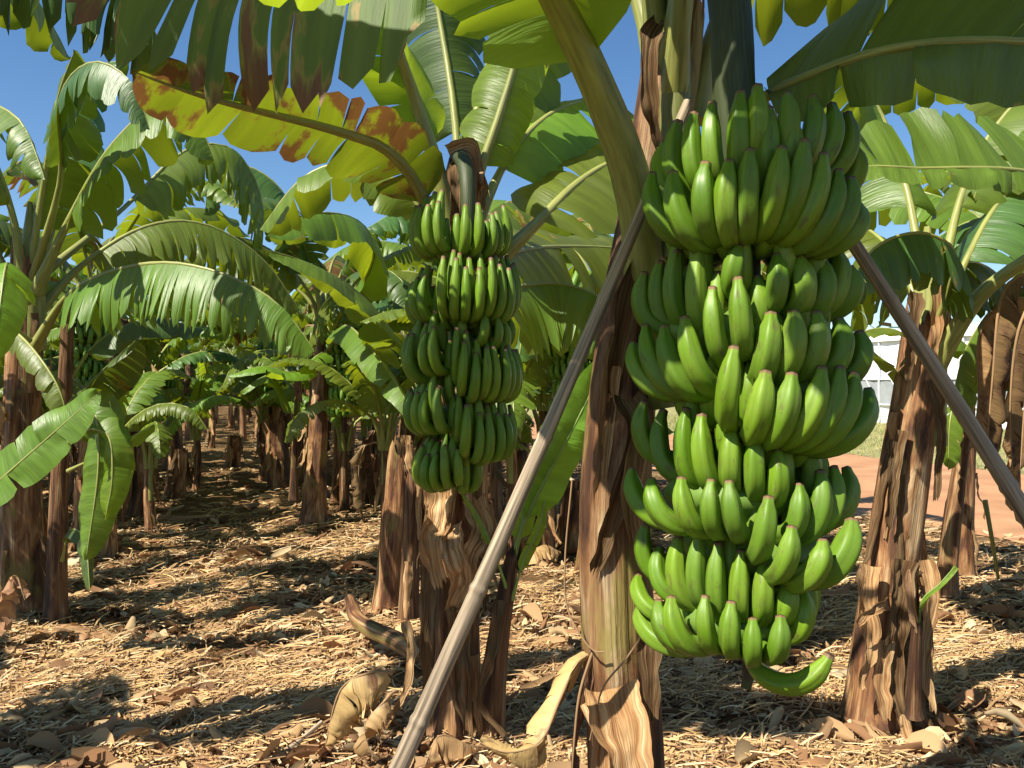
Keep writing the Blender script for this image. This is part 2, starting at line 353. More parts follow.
def flap(parent, pts, w, seed=0, curl=60, mt='dry', name='dry_sheath', hint=(0, -1, 0), crumple=.018, taper=.6, label=None, merge=None, n=26, res=8):
    """a peeling strip of dry sheath: ribbon along pts, curled across"""
    c = catmull(pts, n); T = tangents(c); h = V(hint); g = []; uv = []; L = 0
    for i in range(n):
        if i: L += (c[i]-c[i-1]).length
        s = i/(n-1); S = T[i].cross(h); S = S.normalized() if S.length > .1 else V((1, 0, 0)); N = S.cross(T[i]); ww = w*(1-taper*s**1.6)*(1+.35*nz(s*5, seed)); row = []; ur = []
        for j in range(res+1):
            q = 2*j/res-1; a = R(curl)*q; rr = ww/max(.2, abs(R(curl))*2); x = math.sin(a)*rr; y = (1-math.cos(a))*rr
            p = c[i]+S*x+N*y; f = 11
            p = p+N*crumple*.9*nz(p.x*f, p.y*f, p.z*f+seed)+N*crumple*.55*nz(p.x*30, p.y*30, p.z*22+seed)+S*crumple*.3*nz(L*3, seed)
            p = p+V((nz(p.x*60, p.y*60, p.z*9+seed), nz(p.x*60+5, p.y*60, p.z*9), 0))*crumple*.45
            if j in (0, res): p = p+S*(-1 if j == 0 else 1)*w*.16*nz(L*11, seed, j)
            if i == n-1: p = p+T[i]*w*.5*nz(j*1.7, seed*3)
            row.append(p); ur.append((L, q))
        g.append(row); uv.append(ur)
    mb = merge or MB(); mb.grid(g, uv)
    if merge: return None
    o = mb.build(name, M['sheath_'+mt] if mt in ('dry', 'dry_dark') else M[mt], parent)
    if label: o['label'] = label
    return o
def skirt(parent, base, top, r, seed, count, mt=('dry', 'dry_dark'), merge=None, lo=.15, hi=.9, ln=(.2, .6), w=(.03, .09), out=(.01, .09)):
    """dry sheath ribbons hanging along a pseudostem"""
    rnd = random.Random(seed+91); base = V(base); top = V(top)
    for k in range(count):
        a = rnd.random()*2*PI if k % 3 else rnd.uniform(PI*1.05, PI*1.95); s = rnd.uniform(lo, hi); p = base.lerp(top, s); d = V((math.cos(a), math.sin(a), 0)); l = rnd.uniform(*ln); o = rnd.uniform(*out)
        l = min(l, p.z-base.z+.02)
        rr = r*(1.05)
        pts = [p+d*rr+V((0, 0, .03)), p+d*(rr+o*.35)-V((0, 0, l*.35)), p+d*(rr+o)-V((0, 0, l*.75)), p+d*(rr+o*1.5+rnd.uniform(-.03, .05))-V((0, 0, l))]
        flap(parent, pts, rnd.uniform(*w), seed*31+k, rnd.uniform(20, 80)*rnd.choice((1, 1, -1)), rnd.choice(mt), hint=tuple(-d), merge=merge, n=18 if not merge else 8, res=6 if not merge else 3)

def fruit(mb, C, r, n=20, sides=20, tipn=True):
    C0, C1, C2, C3 = C; c = []
    for i in range(n):
        t = i/(n-1); t = t*.98+.02*t*t
        c.append((1-t)**3*C0+3*(1-t)**2*t*C1+3*(1-t)*t*t*C2+t**3*C3)
    T = tangents(c); S = T[0].cross(V((0, 0, 1))); S = S.normalized() if S.length > .01 else V((1, 0, 0)); g = []; uv = []
    for i in range(n):
        s = i/(n-1); S = (S-T[i]*S.dot(T[i])).normalized(); B = T[i].cross(S)
        if s < .16: k = .40+.35*(s/.16)**1.3
        elif s < .36: k = .75+.22*math.sin((s-.16)/.20*PI/2)
        elif s < .70: k = .97+.03*math.sin((s-.36)/.34*PI)
        elif s < .955: x = (s-.70)/.255; k = .97-.50*x**2.6
        else: k = .46-.03*((s-.955)/.045)
        row = [c[i]+(S*math.cos(2*PI*j/sides)+B*math.sin(2*PI*j/sides))*r*k*(1+.115*(1-2.2*abs(math.sin(2.5*2*PI*j/sides+.3)))) for j in range(sides)]
        g.append(row); uv.append([(j/sides, s) for j in range(sides)])
    end = c[-1]+T[-1]*r*.10; g.append([end+(p-c[-1])*.55 for p in g[-1]]); uv.append([(0, .998)]*sides); g.append([end]*sides); uv.append([(0, 1.)]*sides)
    mb.grid(g, uv, True)

def on_cyl(px, py, ax, ay, rad):
    """where the line of sight through a pixel meets the bunch's round body"""
    d = V(((px-512)/F, 1, -(py-384)/F)); a = d.x**2+1; b = -2*(d.x*ax+ay); c_ = ax*ax+ay*ay-rad*rad; D = b*b-4*a*c_
    t = (-b-math.sqrt(D))/(2*a) if D > 0 else -b/(2*a)
    return V((0, 0, CAMH))+d*t

# ------------------------------------------------------------------ ground, road, grass
def axis_pts(lo, hi, fine, far_lo, far_hi):
    a = list(np.arange(lo, hi, fine)); s = fine
    x = hi
    while x < far_hi: a.append(x); s *= 1.35; x += s
    a.append(far_hi); s = fine; x = lo; b = []
    while x > far_lo: s *= 1.35; x -= s; b.append(max(x, far_lo))
    return b[::-1]+a
def ground_h(x, y):
    x0 = x+.34*y; k = max(0, min(1, (6.2-x0)/1.0)); d = math.hypot(x, y); k *= max(0, min(1, (40-d)/25))
    return k*(.035*nz(x*1.1, y*1.1)+.022*nz(x*3.1, y*3.1, 4)+.012*nz(x*8, y*8, 7))
gx = axis_pts(-5, 5, .07, -600, 600); gy = axis_pts(2.2, 10, .07, -600, 900)
mb = MB(); mb.grid([[V((x, y, ground_h(x, y))) for x in gx] for y in gy], [[(x, y) for x in gx] for y in gy])
def ground_mat():
    m = mat('mulched_soil'); t = NT(m); out = t.n('OutputMaterial'); tc = t.n('TexCoord')
    n1 = t.n('TexNoise', i_Scale=1.2, i_Detail=6.0, i_Roughness=.65); t.l(tc.outputs['Object'], n1.inputs[0])
    n2 = t.n('TexNoise', i_Scale=38.0, i_Detail=6.0, i_Roughness=.7, i_Distortion=1.5); t.l(tc.outputs['Object'], n2.inputs[0])
    n3 = t.n('TexVoronoi', i_Scale=26.0); mp = t.n('Mapping'); mp.inputs['Scale'].default_value = (1, 2.5, 1); t.l(tc.outputs['Object'], mp.inputs[0]); t.l(mp.outputs[0], n3.inputs[0])
    c = t.ramp(n1.outputs[0], [(.3, (.19, .105, .05)), (.5, (.32, .20, .095)), (.7, (.43, .30, .145))])
    d = t.ramp(n2.outputs[0], [(.32, (.25, .2, .16)), (.5, (.8, .75, .7)), (.68, (1.3, 1.25, 1.15))]); c = t.mix(1., c, d, 'MULTIPLY')
    c = t.mix(.35, c, t.mix(1., c, n3.outputs['Color'], 'MULTIPLY'))
    pb = t.n('BsdfPrincipled', i_Roughness=.9); pb.inputs['Specular IOR Level'].default_value = .15; t.l(c, pb.inputs['Base Color'])
    bp = t.n('Bump', i_Strength=1., i_Distance=.03); t.l(n2.outputs[0], bp.inputs['Height']); t.l(bp.outputs[0], pb.inputs['Normal']); t.l(pb.outputs[0], out.inputs[0]); return m
tag(mb.build('ground', ground_mat()), kind='structure')
def band(name, x0a, x0b, z, m, jit):
    mb = MB(); rows = []; uv = []
    ys = np.concatenate([np.arange(-20, 40, .35), np.arange(40, 300, 6)])
    for y in ys:
        a = x0a+jit*nz(y*.9, x0a)+jit*.5*nz(y*3.3, x0a); b = x0b+jit*nz(y*.9, x0b+3)+jit*.5*nz(y*3.1, x0b)
        rows.append([V((rowx(a+(b-a)*k/6, y), y, z)) for k in range(7)]); uv.append([(k, y) for k in range(7)])
    mb.grid([r[::-1] for r in rows], uv); return tag(mb.build(name, m), kind='structure')
M['road'] = simple('red_earth', (.44, .23, .12), .95, 1.6, .22, .5, .02, .1)
M['verge'] = simple('dry_turf', (.30, .27, .12), .95, 2.5, .4, .6, .03, .1)
band('dirt_road', 6.35, 11.6, .006, M['road'], .35)
band('verge', 11.4, 60, .010, M['verge'], .3)

# ------------------------------------------------------------------ straw and leaf litter (nobody could count it)
def attr_mat(name, rough=.75, tw=.15, spec=.25):
    m = mat(name); t = NT(m); out = t.n('OutputMaterial'); at = t.n('Attribute', attribute_name='tint')
    pb = t.n('BsdfPrincipled', i_Roughness=rough); pb.inputs['Specular IOR Level'].default_value = spec; t.l(at.outputs['Color'], pb.inputs['Base Color'])
    tr = t.n('BsdfTranslucent'); t.l(at.outputs['Color'], tr.inputs[0]); mx = t.n('MixShader', i_0=tw); t.l(pb.outputs[0], mx.inputs[1]); t.l(tr.outputs[0], mx.inputs[2]); t.l(mx.outputs[0], out.inputs[0]); return m
rs = np.random.RandomState(5)
def np_mesh(name, Vt, quads, tint, m, kind='stuff', smooth=False):
    me = bpy.data.meshes.new(name); me.vertices.add(len(Vt)); me.vertices.foreach_set('co', Vt.astype(np.float32).ravel())
    me.loops.add(quads.size); me.loops.foreach_set('vertex_index', quads.astype(np.int32).ravel()); me.polygons.add(len(quads))
    me.polygons.foreach_set('loop_start', np.arange(0, quads.size, 4, dtype=np.int32)); me.polygons.foreach_set('loop_total', np.full(len(quads), 4, dtype=np.int32))
    me.update(calc_edges=True); a = me.color_attributes.new('tint', 'FLOAT_COLOR', 'POINT')
    a.data.foreach_set('color', np.concatenate([tint, np.ones((len(tint), 1))], 1).astype(np.float32).ravel())
    if smooth: me.polygons.foreach_set('use_smooth', [True]*len(quads))
    me.materials.append(m); o = bpy.data.objects.new(name, me); COL.objects.link(o); o['kind'] = kind; return o
def scatter(N, ymin, ymax, pw=1.0):
    """positions over the visible ground, thinner with distance"""
    u = rs.rand(N); y = 1/((1/ymin)*(1-u)**pw+(1/ymax)*(1-(1-u)**pw)); x = (rs.rand(N)*2-1)*.70*y
    k = (x+.34*y) < 6.4+.25*np.sin(y*2); return x[k], y[k]
gh_x = np.array(gx); gh_y = np.array(gy)
def gz(x, y): return np.array([ground_h(a, b) for a, b in zip(x, y)])
def patch(x, y, f, s): return np.array([nz(a*f+s, b*f*1.6, s) for a, b in zip(x, y)])
def strands(N, seed):
    x, y = scatter(N, 2.5, 26); n = len(x); pm = patch(x, y, 1.3, 3); keep = rs.rand(n) < np.clip(.50+pm*3.2, .06, 1)*np.clip(1.45-y/8, .22, 1); x, y = x[keep], y[keep]; n = len(x); z0 = gz(x, y)
    L = rs.uniform(.04, .20, n)*(1+.04*y); w = rs.uniform(.0009, .0026, n)*(1+.14*y); a = rs.vonmises(0.0, .7, n); bend = rs.uniform(-.5, .5, n); lift = rs.uniform(0.0, .02, n)+.004; tilt = rs.uniform(-.02, .05, n)
    K = 4; Vt = np.zeros((n, K, 2, 3)); 
    for k in range(K):
        s = k/(K-1)-.5; aa = a+bend*s; cx = x+np.cos(a)*L*s-np.sin(a)*bend*L*s*s; cy = y+np.sin(a)*L*s+np.cos(a)*bend*L*s*s
        cz = z0+lift+tilt*(s+.5)-.02*s*s*2+.006
        for q, sg in enumerate((-1, 1)):
            Vt[:, k, q, 0] = cx-np.sin(aa)*w*sg; Vt[:, k, q, 1] = cy+np.cos(aa)*w*sg; Vt[:, k, q, 2] = cz+sg*w*.4
    base = np.arange(n)[:, None]*(K*2); q = [[2*k, 2*k+1, 2*k+3, 2*k+2] for k in range(K-1)]
    quads = (base[:, :, None]+np.array(q)[None]).reshape(-1, 4)
    pal = np.array([(.70, .46, .22), (.58, .36, .17), (.44, .27, .13), (.76, .58, .35), (.30, .17, .085), (.62, .41, .18)]); ti = pal[rs.randint(0, len(pal), n)]*rs.uniform(.65, 1.15, (n, 1))
    return Vt.reshape(-1, 3), quads, np.repeat(ti, K*2, 0)
M['straw'] = attr_mat('straw'); M['litter'] = attr_mat('leaf_litter', .8, .12)
v_, q_, t_ = strands(150000, 1); np_mesh('straw', v_, q_, t_, M['straw'])
def flakes(N, smin, smax, seed, ymax=30):
    x, y = scatter(N, 2.5, ymax); n = len(x); pm = patch(x, y, 1.1, 11); keep = rs.rand(n) < np.clip(.55+pm*2.6, .12, 1); x, y = x[keep], y[keep]; n = len(x); z0 = gz(x, y)
    L = rs.uniform(smin, smax, n)*(1+.03*y); W = L*rs.uniform(.10, .36, n); a = rs.vonmises(0, .6, n)+rs.randint(0, 2, n)*PI; cur = rs.uniform(.5, 3.2, n)*rs.choice((-1, 1), n); tl = rs.uniform(-.5, .5, n); roll = rs.uniform(-.7, .7, n); lc = rs.uniform(-1.2, 1.2, n)
    A, B = 5, 4; Vt = np.zeros((n, A, B, 3)); ca, sa = np.cos(a), np.sin(a)
    for i in range(A):
        s = i/(A-1)-.5
        for j in range(B):
            t = (j/(B-1)-.5); th = cur*t*1.6; wv = W*(1-.9*(2*s)**2*.6)
            lx = L*s; ly = np.sin(th)/np.maximum(.3, abs(cur))*wv*1.3; lz = (1-np.cos(th))/np.maximum(.3, abs(cur))*wv*1.5*np.sign(cur)+lc*L*s*s*.6+rs.uniform(-.04, .04, n)*L*.5
            lz2 = lz+lx*np.sin(tl)*.7+ly*np.sin(roll); lx = lx*np.cos(tl); ly = ly*np.cos(roll)
            Vt[:, i, j, 0] = x+ca*lx-sa*ly; Vt[:, i, j, 1] = y+sa*lx+ca*ly; Vt[:, i, j, 2] = lz2
    zm = Vt[..., 2].reshape(n, -1).min(1); Vt[..., 2] += (z0-zm*.75+.012)[:, None, None]
    base = np.arange(n)[:, None]*(A*B); q = [[i*B+j, i*B+j+1, (i+1)*B+j+1, (i+1)*B+j] for i in range(A-1) for j in range(B-1)]
    quads = (base[:, :, None]+np.array(q)[None]).reshape(-1, 4)
    pal = np.array([(.33, .17, .08), (.48, .30, .15), (.58, .41, .22), (.21, .11, .055), (.38, .20, .10), (.34, .20, .10), (.66, .51, .31)]); ti = pal[rs.randint(0, len(pal), n)]*rs.uniform(.6, 1.1, (n, 1))
    return Vt.reshape(-1, 3), quads, np.repeat(ti, A*B, 0)
v_, q_, t_ = flakes(70000, .012, .065, 2, 34); np_mesh('leaf_litter', v_, q_, t_, M['litter'], smooth=True)
v_, q_, t_ = flakes(5000, .04, .16, 3, 26); np_mesh('leaf_litter', v_, q_, t_, M['litter'], smooth=True)
def grass_blades():
    N = 26000; y = rs.uniform(9, 34, N); x0 = rs.uniform(11.5, 21.5, N)+rs.uniform(-.4, .3, N); x = x0-.34*y; k = (x/y < .75); x, y = x[k], y[k]; n = len(x)
    h = rs.uniform(.03, .10, n); w = .008+.0*h; a = rs.rand(n)*2*PI; lean = rs.uniform(-.05, .05, (n, 2)); Vt = np.zeros((n, 4, 3))
    for i, (sg, tz) in enumerate(((-1, 0), (1, 0), (.3, 1), (-.3, 1))):
        Vt[:, i, 0] = x+np.cos(a)*w*sg+lean[:, 0]*tz; Vt[:, i, 1] = y+np.sin(a)*w*sg+lean[:, 1]*tz; Vt[:, i, 2] = .01+h*tz
    pal = np.array([(.33, .32, .12), (.45, .40, .18), (.20, .27, .07)]); ti = pal[rs.randint(0, 3, n)]
    np_mesh('grass', Vt.reshape(-1, 3), np.arange(n*4).reshape(-1, 4), np.repeat(ti, 4, 0), M['straw'])
grass_blades()

# ------------------------------------------------------------------ greenhouse
def greenhouse():
    a = V((rowx(21.5, 17), 17, 0)); b = V((rowx(21.5, 37), 37, 0)); ax = (b-a).normalized(); nrm = V((ax.y, -ax.x, 0)); L = (b-a).length
    root = empty('greenhouse', a, 'long white plastic greenhouse with a grey mesh band, beyond the red dirt road', 'greenhouse')
    plastic = simple('white_plastic_film', (.88, .88, .88), .5, .8, .08, .1, .02); net = simple('grey_shade_net', (.30, .32, .33), .8, 3, .15); steel = simple('galvanised_steel', (.62, .63, .64), .4, 3, .1)
    def sheet(z0, z1, nm, m, off=0):
        mb = MB(); g = []; uv = []
        for z in np.linspace(z0, z1, 5):
            g.append([(ax*(L*i/80))+nrm*(-off+.02*math.sin(i*1.7+z*3)) + V((0, 0, z)) for i in range(81)]); uv.append([(i, z) for i in range(81)])
        mb.grid(g, uv); mb.build(nm, m, root)
    sheet(.0, .62, 'lower_wall', plastic); sheet(.62, 1.45, 'mesh_band', net, .03); sheet(1.45, 2.7, 'upper_wall', plastic)
    mb = MB(); g = []; uv = []
    for k in range(15):
        th = PI*k/14; g.append([(ax*(L*i/40))+nrm*(4-4*math.cos(th)-.12)+V((0, 0, 2.7+.6*math.sin(th))) for i in range(41)]); uv.append([(i, k) for i in range(41)])
    mb.grid(g, uv); mb.build('roof', plastic, root)
    for i in range(0, 20):
        mb = MB(); p = ax*(L*i/19)-nrm*.06; tube(mb, [p, p+V((0, 0, 2.72))], .035, 4, 6); mb.build('post', steel, root)
        if i < 19:
            mb = MB(); tube(mb, [p+V((0, 0, .62))-nrm*.03, p+ax*(L/38)+V((0, 0, 1.45))-nrm*.03], .02, 4, 6); mb.build('brace', steel, root)
    for z in (.62, 1.45, 2.7):
        mb = MB(); tube(mb, [V((0, 0, z))-nrm*.05, ax*L+V((0, 0, z))-nrm*.05], .03, 4, 6); mb.build('rail', steel, root)
greenhouse()

# ------------------------------------------------------------------ bunches
def bunch_object(parent, name='banana_bunch'):
    return None
def crop(cx, cy, y0): return 620+cx/2.4, y0+cy/2.4
def main_bunch(plant):
    AX, AY = (748-512)/F*1.58, 1.58
    mb = MB()
    tube(mb, [P(664, 40, 1.86), P(668, -60, 1.84), P(688, -110, 1.74), P(716, -80, 1.62), P(729, 0, 1.575), P(735, 110, 1.56), P(745, 300, 1.56), P(750, 500, 1.56), P(750, 665, 1.56), P(746, 688, 1.56)],
         lambda s: .040 if s < .45 else .040-.030*(s-.45)/.55, 50, 14, fn=lambda a, s, L: 1+.06*nz(a*2, L*12))
    bo = mb.build('banana_bunch', M['peduncle'], plant); bo['label'] = 'large bunch of green bananas on a dark stalk'
    def put(tp, bp, w, Ro, Rt, side=None):
        B = on_cyl(bp[0], bp[1], AX, AY, Ro); T_ = on_cyl(tp[0], tp[1], AX, AY, Rt); h = max(.04, T_.z-B.z)
        bd = V((B.x-AX, B.y-AY, 0)); bd = bd.normalized() if bd.length > 1e-4 else V((0, -1, 0)); td = V((T_.x-AX, T_.y-AY, 0)).normalized()
        m = MB(); C0 = V((AX, AY, B.z+.30*h))+bd*.035
        C1 = V((B.x, B.y, B.z-.050+.01))+bd*.00; C2 = V(((B.x*.45+T_.x*.55), (B.y*.45+T_.y*.55), B.z+.42*h))+td*.028; C3 = T_
        # shift so that the lowest outer point of the belly falls on B
        fruit(m, (C0, C1, C2, C3), w/2*.90); m.build('banana', M['banana'], bo)
    rnd = random.Random(2)
    rows = [
     # (crop y origin, outer radius, tip radius, width m, [(tipx,tipy,botx,boty)...]) in enlarged-picture units
     (80, .165, .150, .047, [(110,150,105,300),(140,100,140,300),(178,80,185,280),(222,55,228,265),(290,30,285,250),(330,15,325,210),(355,68,345,270),(400,35,395,180),(405,90,400,230),(462,42,440,215),(507,60,475,225),(545,80,515,245),(560,160,545,280)]),
     (80, .200, .195, .048, [(78,225,120,388),(128,222,170,398),(206,200,202,378),(263,195,248,380),(312,168,298,378),(388,162,340,370),(442,145,380,378),(488,178,418,388),(524,218,460,402),(553,238,500,400),(570,300,530,395)]),
     (80, .160, .150, .046, [(60,462,62,610),(98,435,98,620),(140,410,138,615),(190,400,188,640),(285,400,255,500)]),
     (80, .185, .180, .047, [(222,498,240,690),(283,475,305,665)]),
     (80, .200, .195, .046, [(32,632,85,758),(62,590,125,762),(108,592,170,765),(156,570,215,755)]),
     (80, .150, .140, .047, [(375,420,370,545),(428,425,440,555),(480,430,480,560),(520,408,500,560),(548,450,535,555)]),
     (80, .175, .165, .050, [(362,560,335,725),(415,555,398,712),(470,558,458,712),(522,575,512,712),(572,605,545,730)]),
     (80, .205, .205, .050, [(275,640,240,845)]),
     (80, .200, .195, .050, [(350,700,310,868),(412,705,358,880),(484,690,405,885),(528,690,440,892),(560,705,480,895),(596,745,520,890)]),
     (380, .165, .155, .044, [(60,50,60,200),(105,72,105,245),(160,68,162,275),(196,82,218,280),(270,110,262,270),(322,125,325,290),(375,168,375,300)]),
     (380, .205, .200, .044, [(30,215,80,350),(76,238,130,362),(148,235,185,375),(219,240,222,378),(261,243,290,388),(357,280,325,440)]),
     (380, .175, .165, .046, [(428,250,408,385),(480,218,452,395),(512,208,488,378),(542,212,515,350)]),
     (380, .215, .215, .046, [(412,352,372,485),(487,385,430,498)]),
     (380, .205, .205, .056, [(556,335,480,495)]),
     (380, .165, .155, .044, [(65,345,72,485),(98,400,108,530),(142,375,150,560),(192,368,184,560),(236,390,230,590),(290,408,284,590),(343,435,340,590),(400,480,385,580),(440,505,420,625)]),
     (380, .200, .195, .042, [(45,470,85,575),(50,540,110,652),(92,530,150,656),(124,520,168,660),(205,518,216,660),(268,532,262,668),(319,572,318,685),(385,567,368,676)]),
    ]
    for y0, Ro, Rt, w, L in rows:
        for tx, ty, bx, by in L:
            put(crop(tx, ty, y0), crop(bx, by, y0), w*rnd.uniform(.88, 1.04), Ro, Rt)
    mf = MB(); rf = random.Random(8)
    for q, zy in enumerate((262, 300, 345, 385, 425, 462, 500, 545, 590, 625)):
        for k in range(9):
            az = R(-130+k*32+q*13); d = V((math.sin(az), -math.cos(az), 0)); A = V((AX-.008*(q > 6), AY, CAMH-(zy-384)/F*1.56)); rr = .135-.002*q
            fruit(mf, (A+d*.03+V((0, 0, .03)), A+d*rr+V((0, 0, -.03)), A+d*(rr+.02)+V((0, 0, .05)), A+d*(rr-.01)+V((0, 0, .13+rf.uniform(-.02, .02)))), .021, 14, 12)
    o = mf.build('inner_bananas', M['banana'], bo); o['kind'] = 'stuff'
    for (hy, hx) in ((212, 748), (345, 735), (405, 755), (505, 735), (560, 755), (625, 740)):
        m = MB(); c = P(hx, hy, 1.56)
        tube(m, [c+V((0, 0, .075)), c+V((0, 0, .04)), c, c-V((0, 0, .035))], lambda s: .05+.075*math.sin(PI*min(1, s*1.05))**.7, 12, 22, cap=True, fn=lambda a, s, L: 1+.08*math.cos(a*9+hy)+.06*nz(a, hy)); m.build('hand_cushion', M['banana'], bo)
    # the odd fruit sticking out under the last hand
    m = MB(); a = P(745, 655, 1.50); fruit(m, (a, P(765, 688, 1.44), P(808, 700, 1.40), P(830, 654, 1.40)), .0195); m.build('banana', M['banana'], bo)
    # the far side of each hand
    for zpx, n in ((235, 3), (380, 3), (440, 2), (520, 2), (640, 2)):
        zb = CAMH-(zpx-384)/F*1.56
        for k in range(n):
            az = R(90)+(k-(n-1)/2)*R(38); d = V((math.cos(az), math.sin(az), 0)); A = V((AX, AY, zb)); m = MB()
            fruit(m, (A+d*.03+V((0, 0, .05)), A+d*.19-V((0, 0, .03)), A+d*.22+V((0, 0, .08)), A+d*.18+V((0, 0, .19))), .023); m.build('banana', M['banana'], bo)
    m = MB(); tube(m, [P(750, 660, 1.56), P(747, 672, 1.555), P(746, 680, 1.55)], lambda s: .016*(1-s*.7), 6, 8); m.build('cut_end', M['black'], bo)

def hand(bo, A, az0, az1, n, Rr, ln, w, seed, mt, rows=2, sides=8, merge=None):
    rnd = random.Random(seed)
    for r in range(rows):
        for k in range(n):
            az = R(az0+(az1-az0)*(k+.5*(r % 2)+.25)/n)+rnd.uniform(-.03, .03); d = V((math.sin(az), -math.cos(az), 0)); rr = Rr-.036*r; z = .052*r; l = ln*rnd.uniform(.9, 1.08); j = rnd.uniform(-.008, .008)
            d2 = V((math.sin(az+.06*j*50), -math.cos(az+.06*j*50), 0))
            C = (A+d*.03+V((0, 0, .04+z)), A+d*rr+V((0, 0, -.045+z)), A+d*(rr+.026)+V((0, 0, .05+z)), A+d2*(rr-.004)+V((0, 0, l+z+j)))
            m = merge or MB(); fruit(m, C, w/2, 14 if not merge else 7, sides if not merge else 6)
            if not merge: m.build('banana', M[mt], bo)
def second_bunch(plant):
    d = 2.86; mb = MB(); tube(mb, [P(452, 205, 3.08), P(455, 165, 3.06), P(463, 160, 2.95), P(468, 200, d), P(466, 330, d), P(462, 480, d), P(460, 492, d)], lambda s: .032-.018*s, 26, 10)
    bo = mb.build('banana_bunch', M['peduncle'], plant); bo['label'] = 'long bunch of small green bananas'
    inner = MB()
    rj = random.Random(12)
    H = [(258, 461, -118, -12, 5, .155, .15, 2), (262, 463, -5, 100, 5, .150, .14, 1), (324, 463, -30, 105, 8, .180, .165, 2), (326, 462, -125, -38, 4, .170, .13, 2), (380, 462, -120, -14, 5, .185, .14, 2),
         (352, 466, 10, 115, 4, .150, .10, 1), (402, 466, -12, 108, 7, .175, .155, 2), (434, 461, -120, -10, 5, .172, .13, 2), (459, 464, -8, 105, 6, .160, .15, 2), (486, 457, -115, 15, 6, .132, .115, 2)]
    made = [0]
    for i, (y, px, a0, a1, n, rr, ln, rows) in enumerate(H):
        n += 1+(n > 6)
        for r in range(rows):
            for k in range(n):
                a = a0+(a1-a0)*(k+.5*(1-r)+.1)/n; ak = (k+.5)/n*2-1; az = R(a)+rj.uniform(-.03, .03); az2 = az+R(ak*5)*-1+rj.uniform(-.05, .05); d_ = V((math.sin(az), -math.cos(az), 0)); d2 = V((math.sin(az2), -math.cos(az2), 0)); ln_ = ln+.018; A = P(px, y, d)+V((0, 0, .04*r+rj.uniform(-.010, .010)+.018*ak*ak)); q = rr-.034*r; l = ln_*rj.uniform(.88, 1.08)
                C = (A+d_*.03+V((0, 0, .045)), A+d_*q+V((0, 0, -.045)), A+d2*(q+.030)+V((0, 0, .05)), A+d2*(q-.006+rj.uniform(-.01, .01))+V((0, 0, l)))
                m = MB() if (r == 0 or i in (0, 2, 6)) and made[0] < 100 else inner; fruit(m, C, .0176*rj.uniform(.92, 1.06), 14, 12)
                if m is not inner: m.build('banana', M['banana'], bo); made[0] += 1
        for k in range(7):
            az = R(-130+k*42+i*17); d_ = V((math.sin(az), -math.cos(az), 0)); A = P(px, y, d); q = .100 if y < 470 else .07; fruit(inner, (A+d_*.03, A+d_*q-V((0, 0, .04)), A+d_*(q+.02)+V((0, 0, .05)), A+d_*q+V((0, 0, .13))), .019, 10, 8)
    o = inner.build('inner_bananas', M['banana'], bo); o['kind'] = 'stuff'

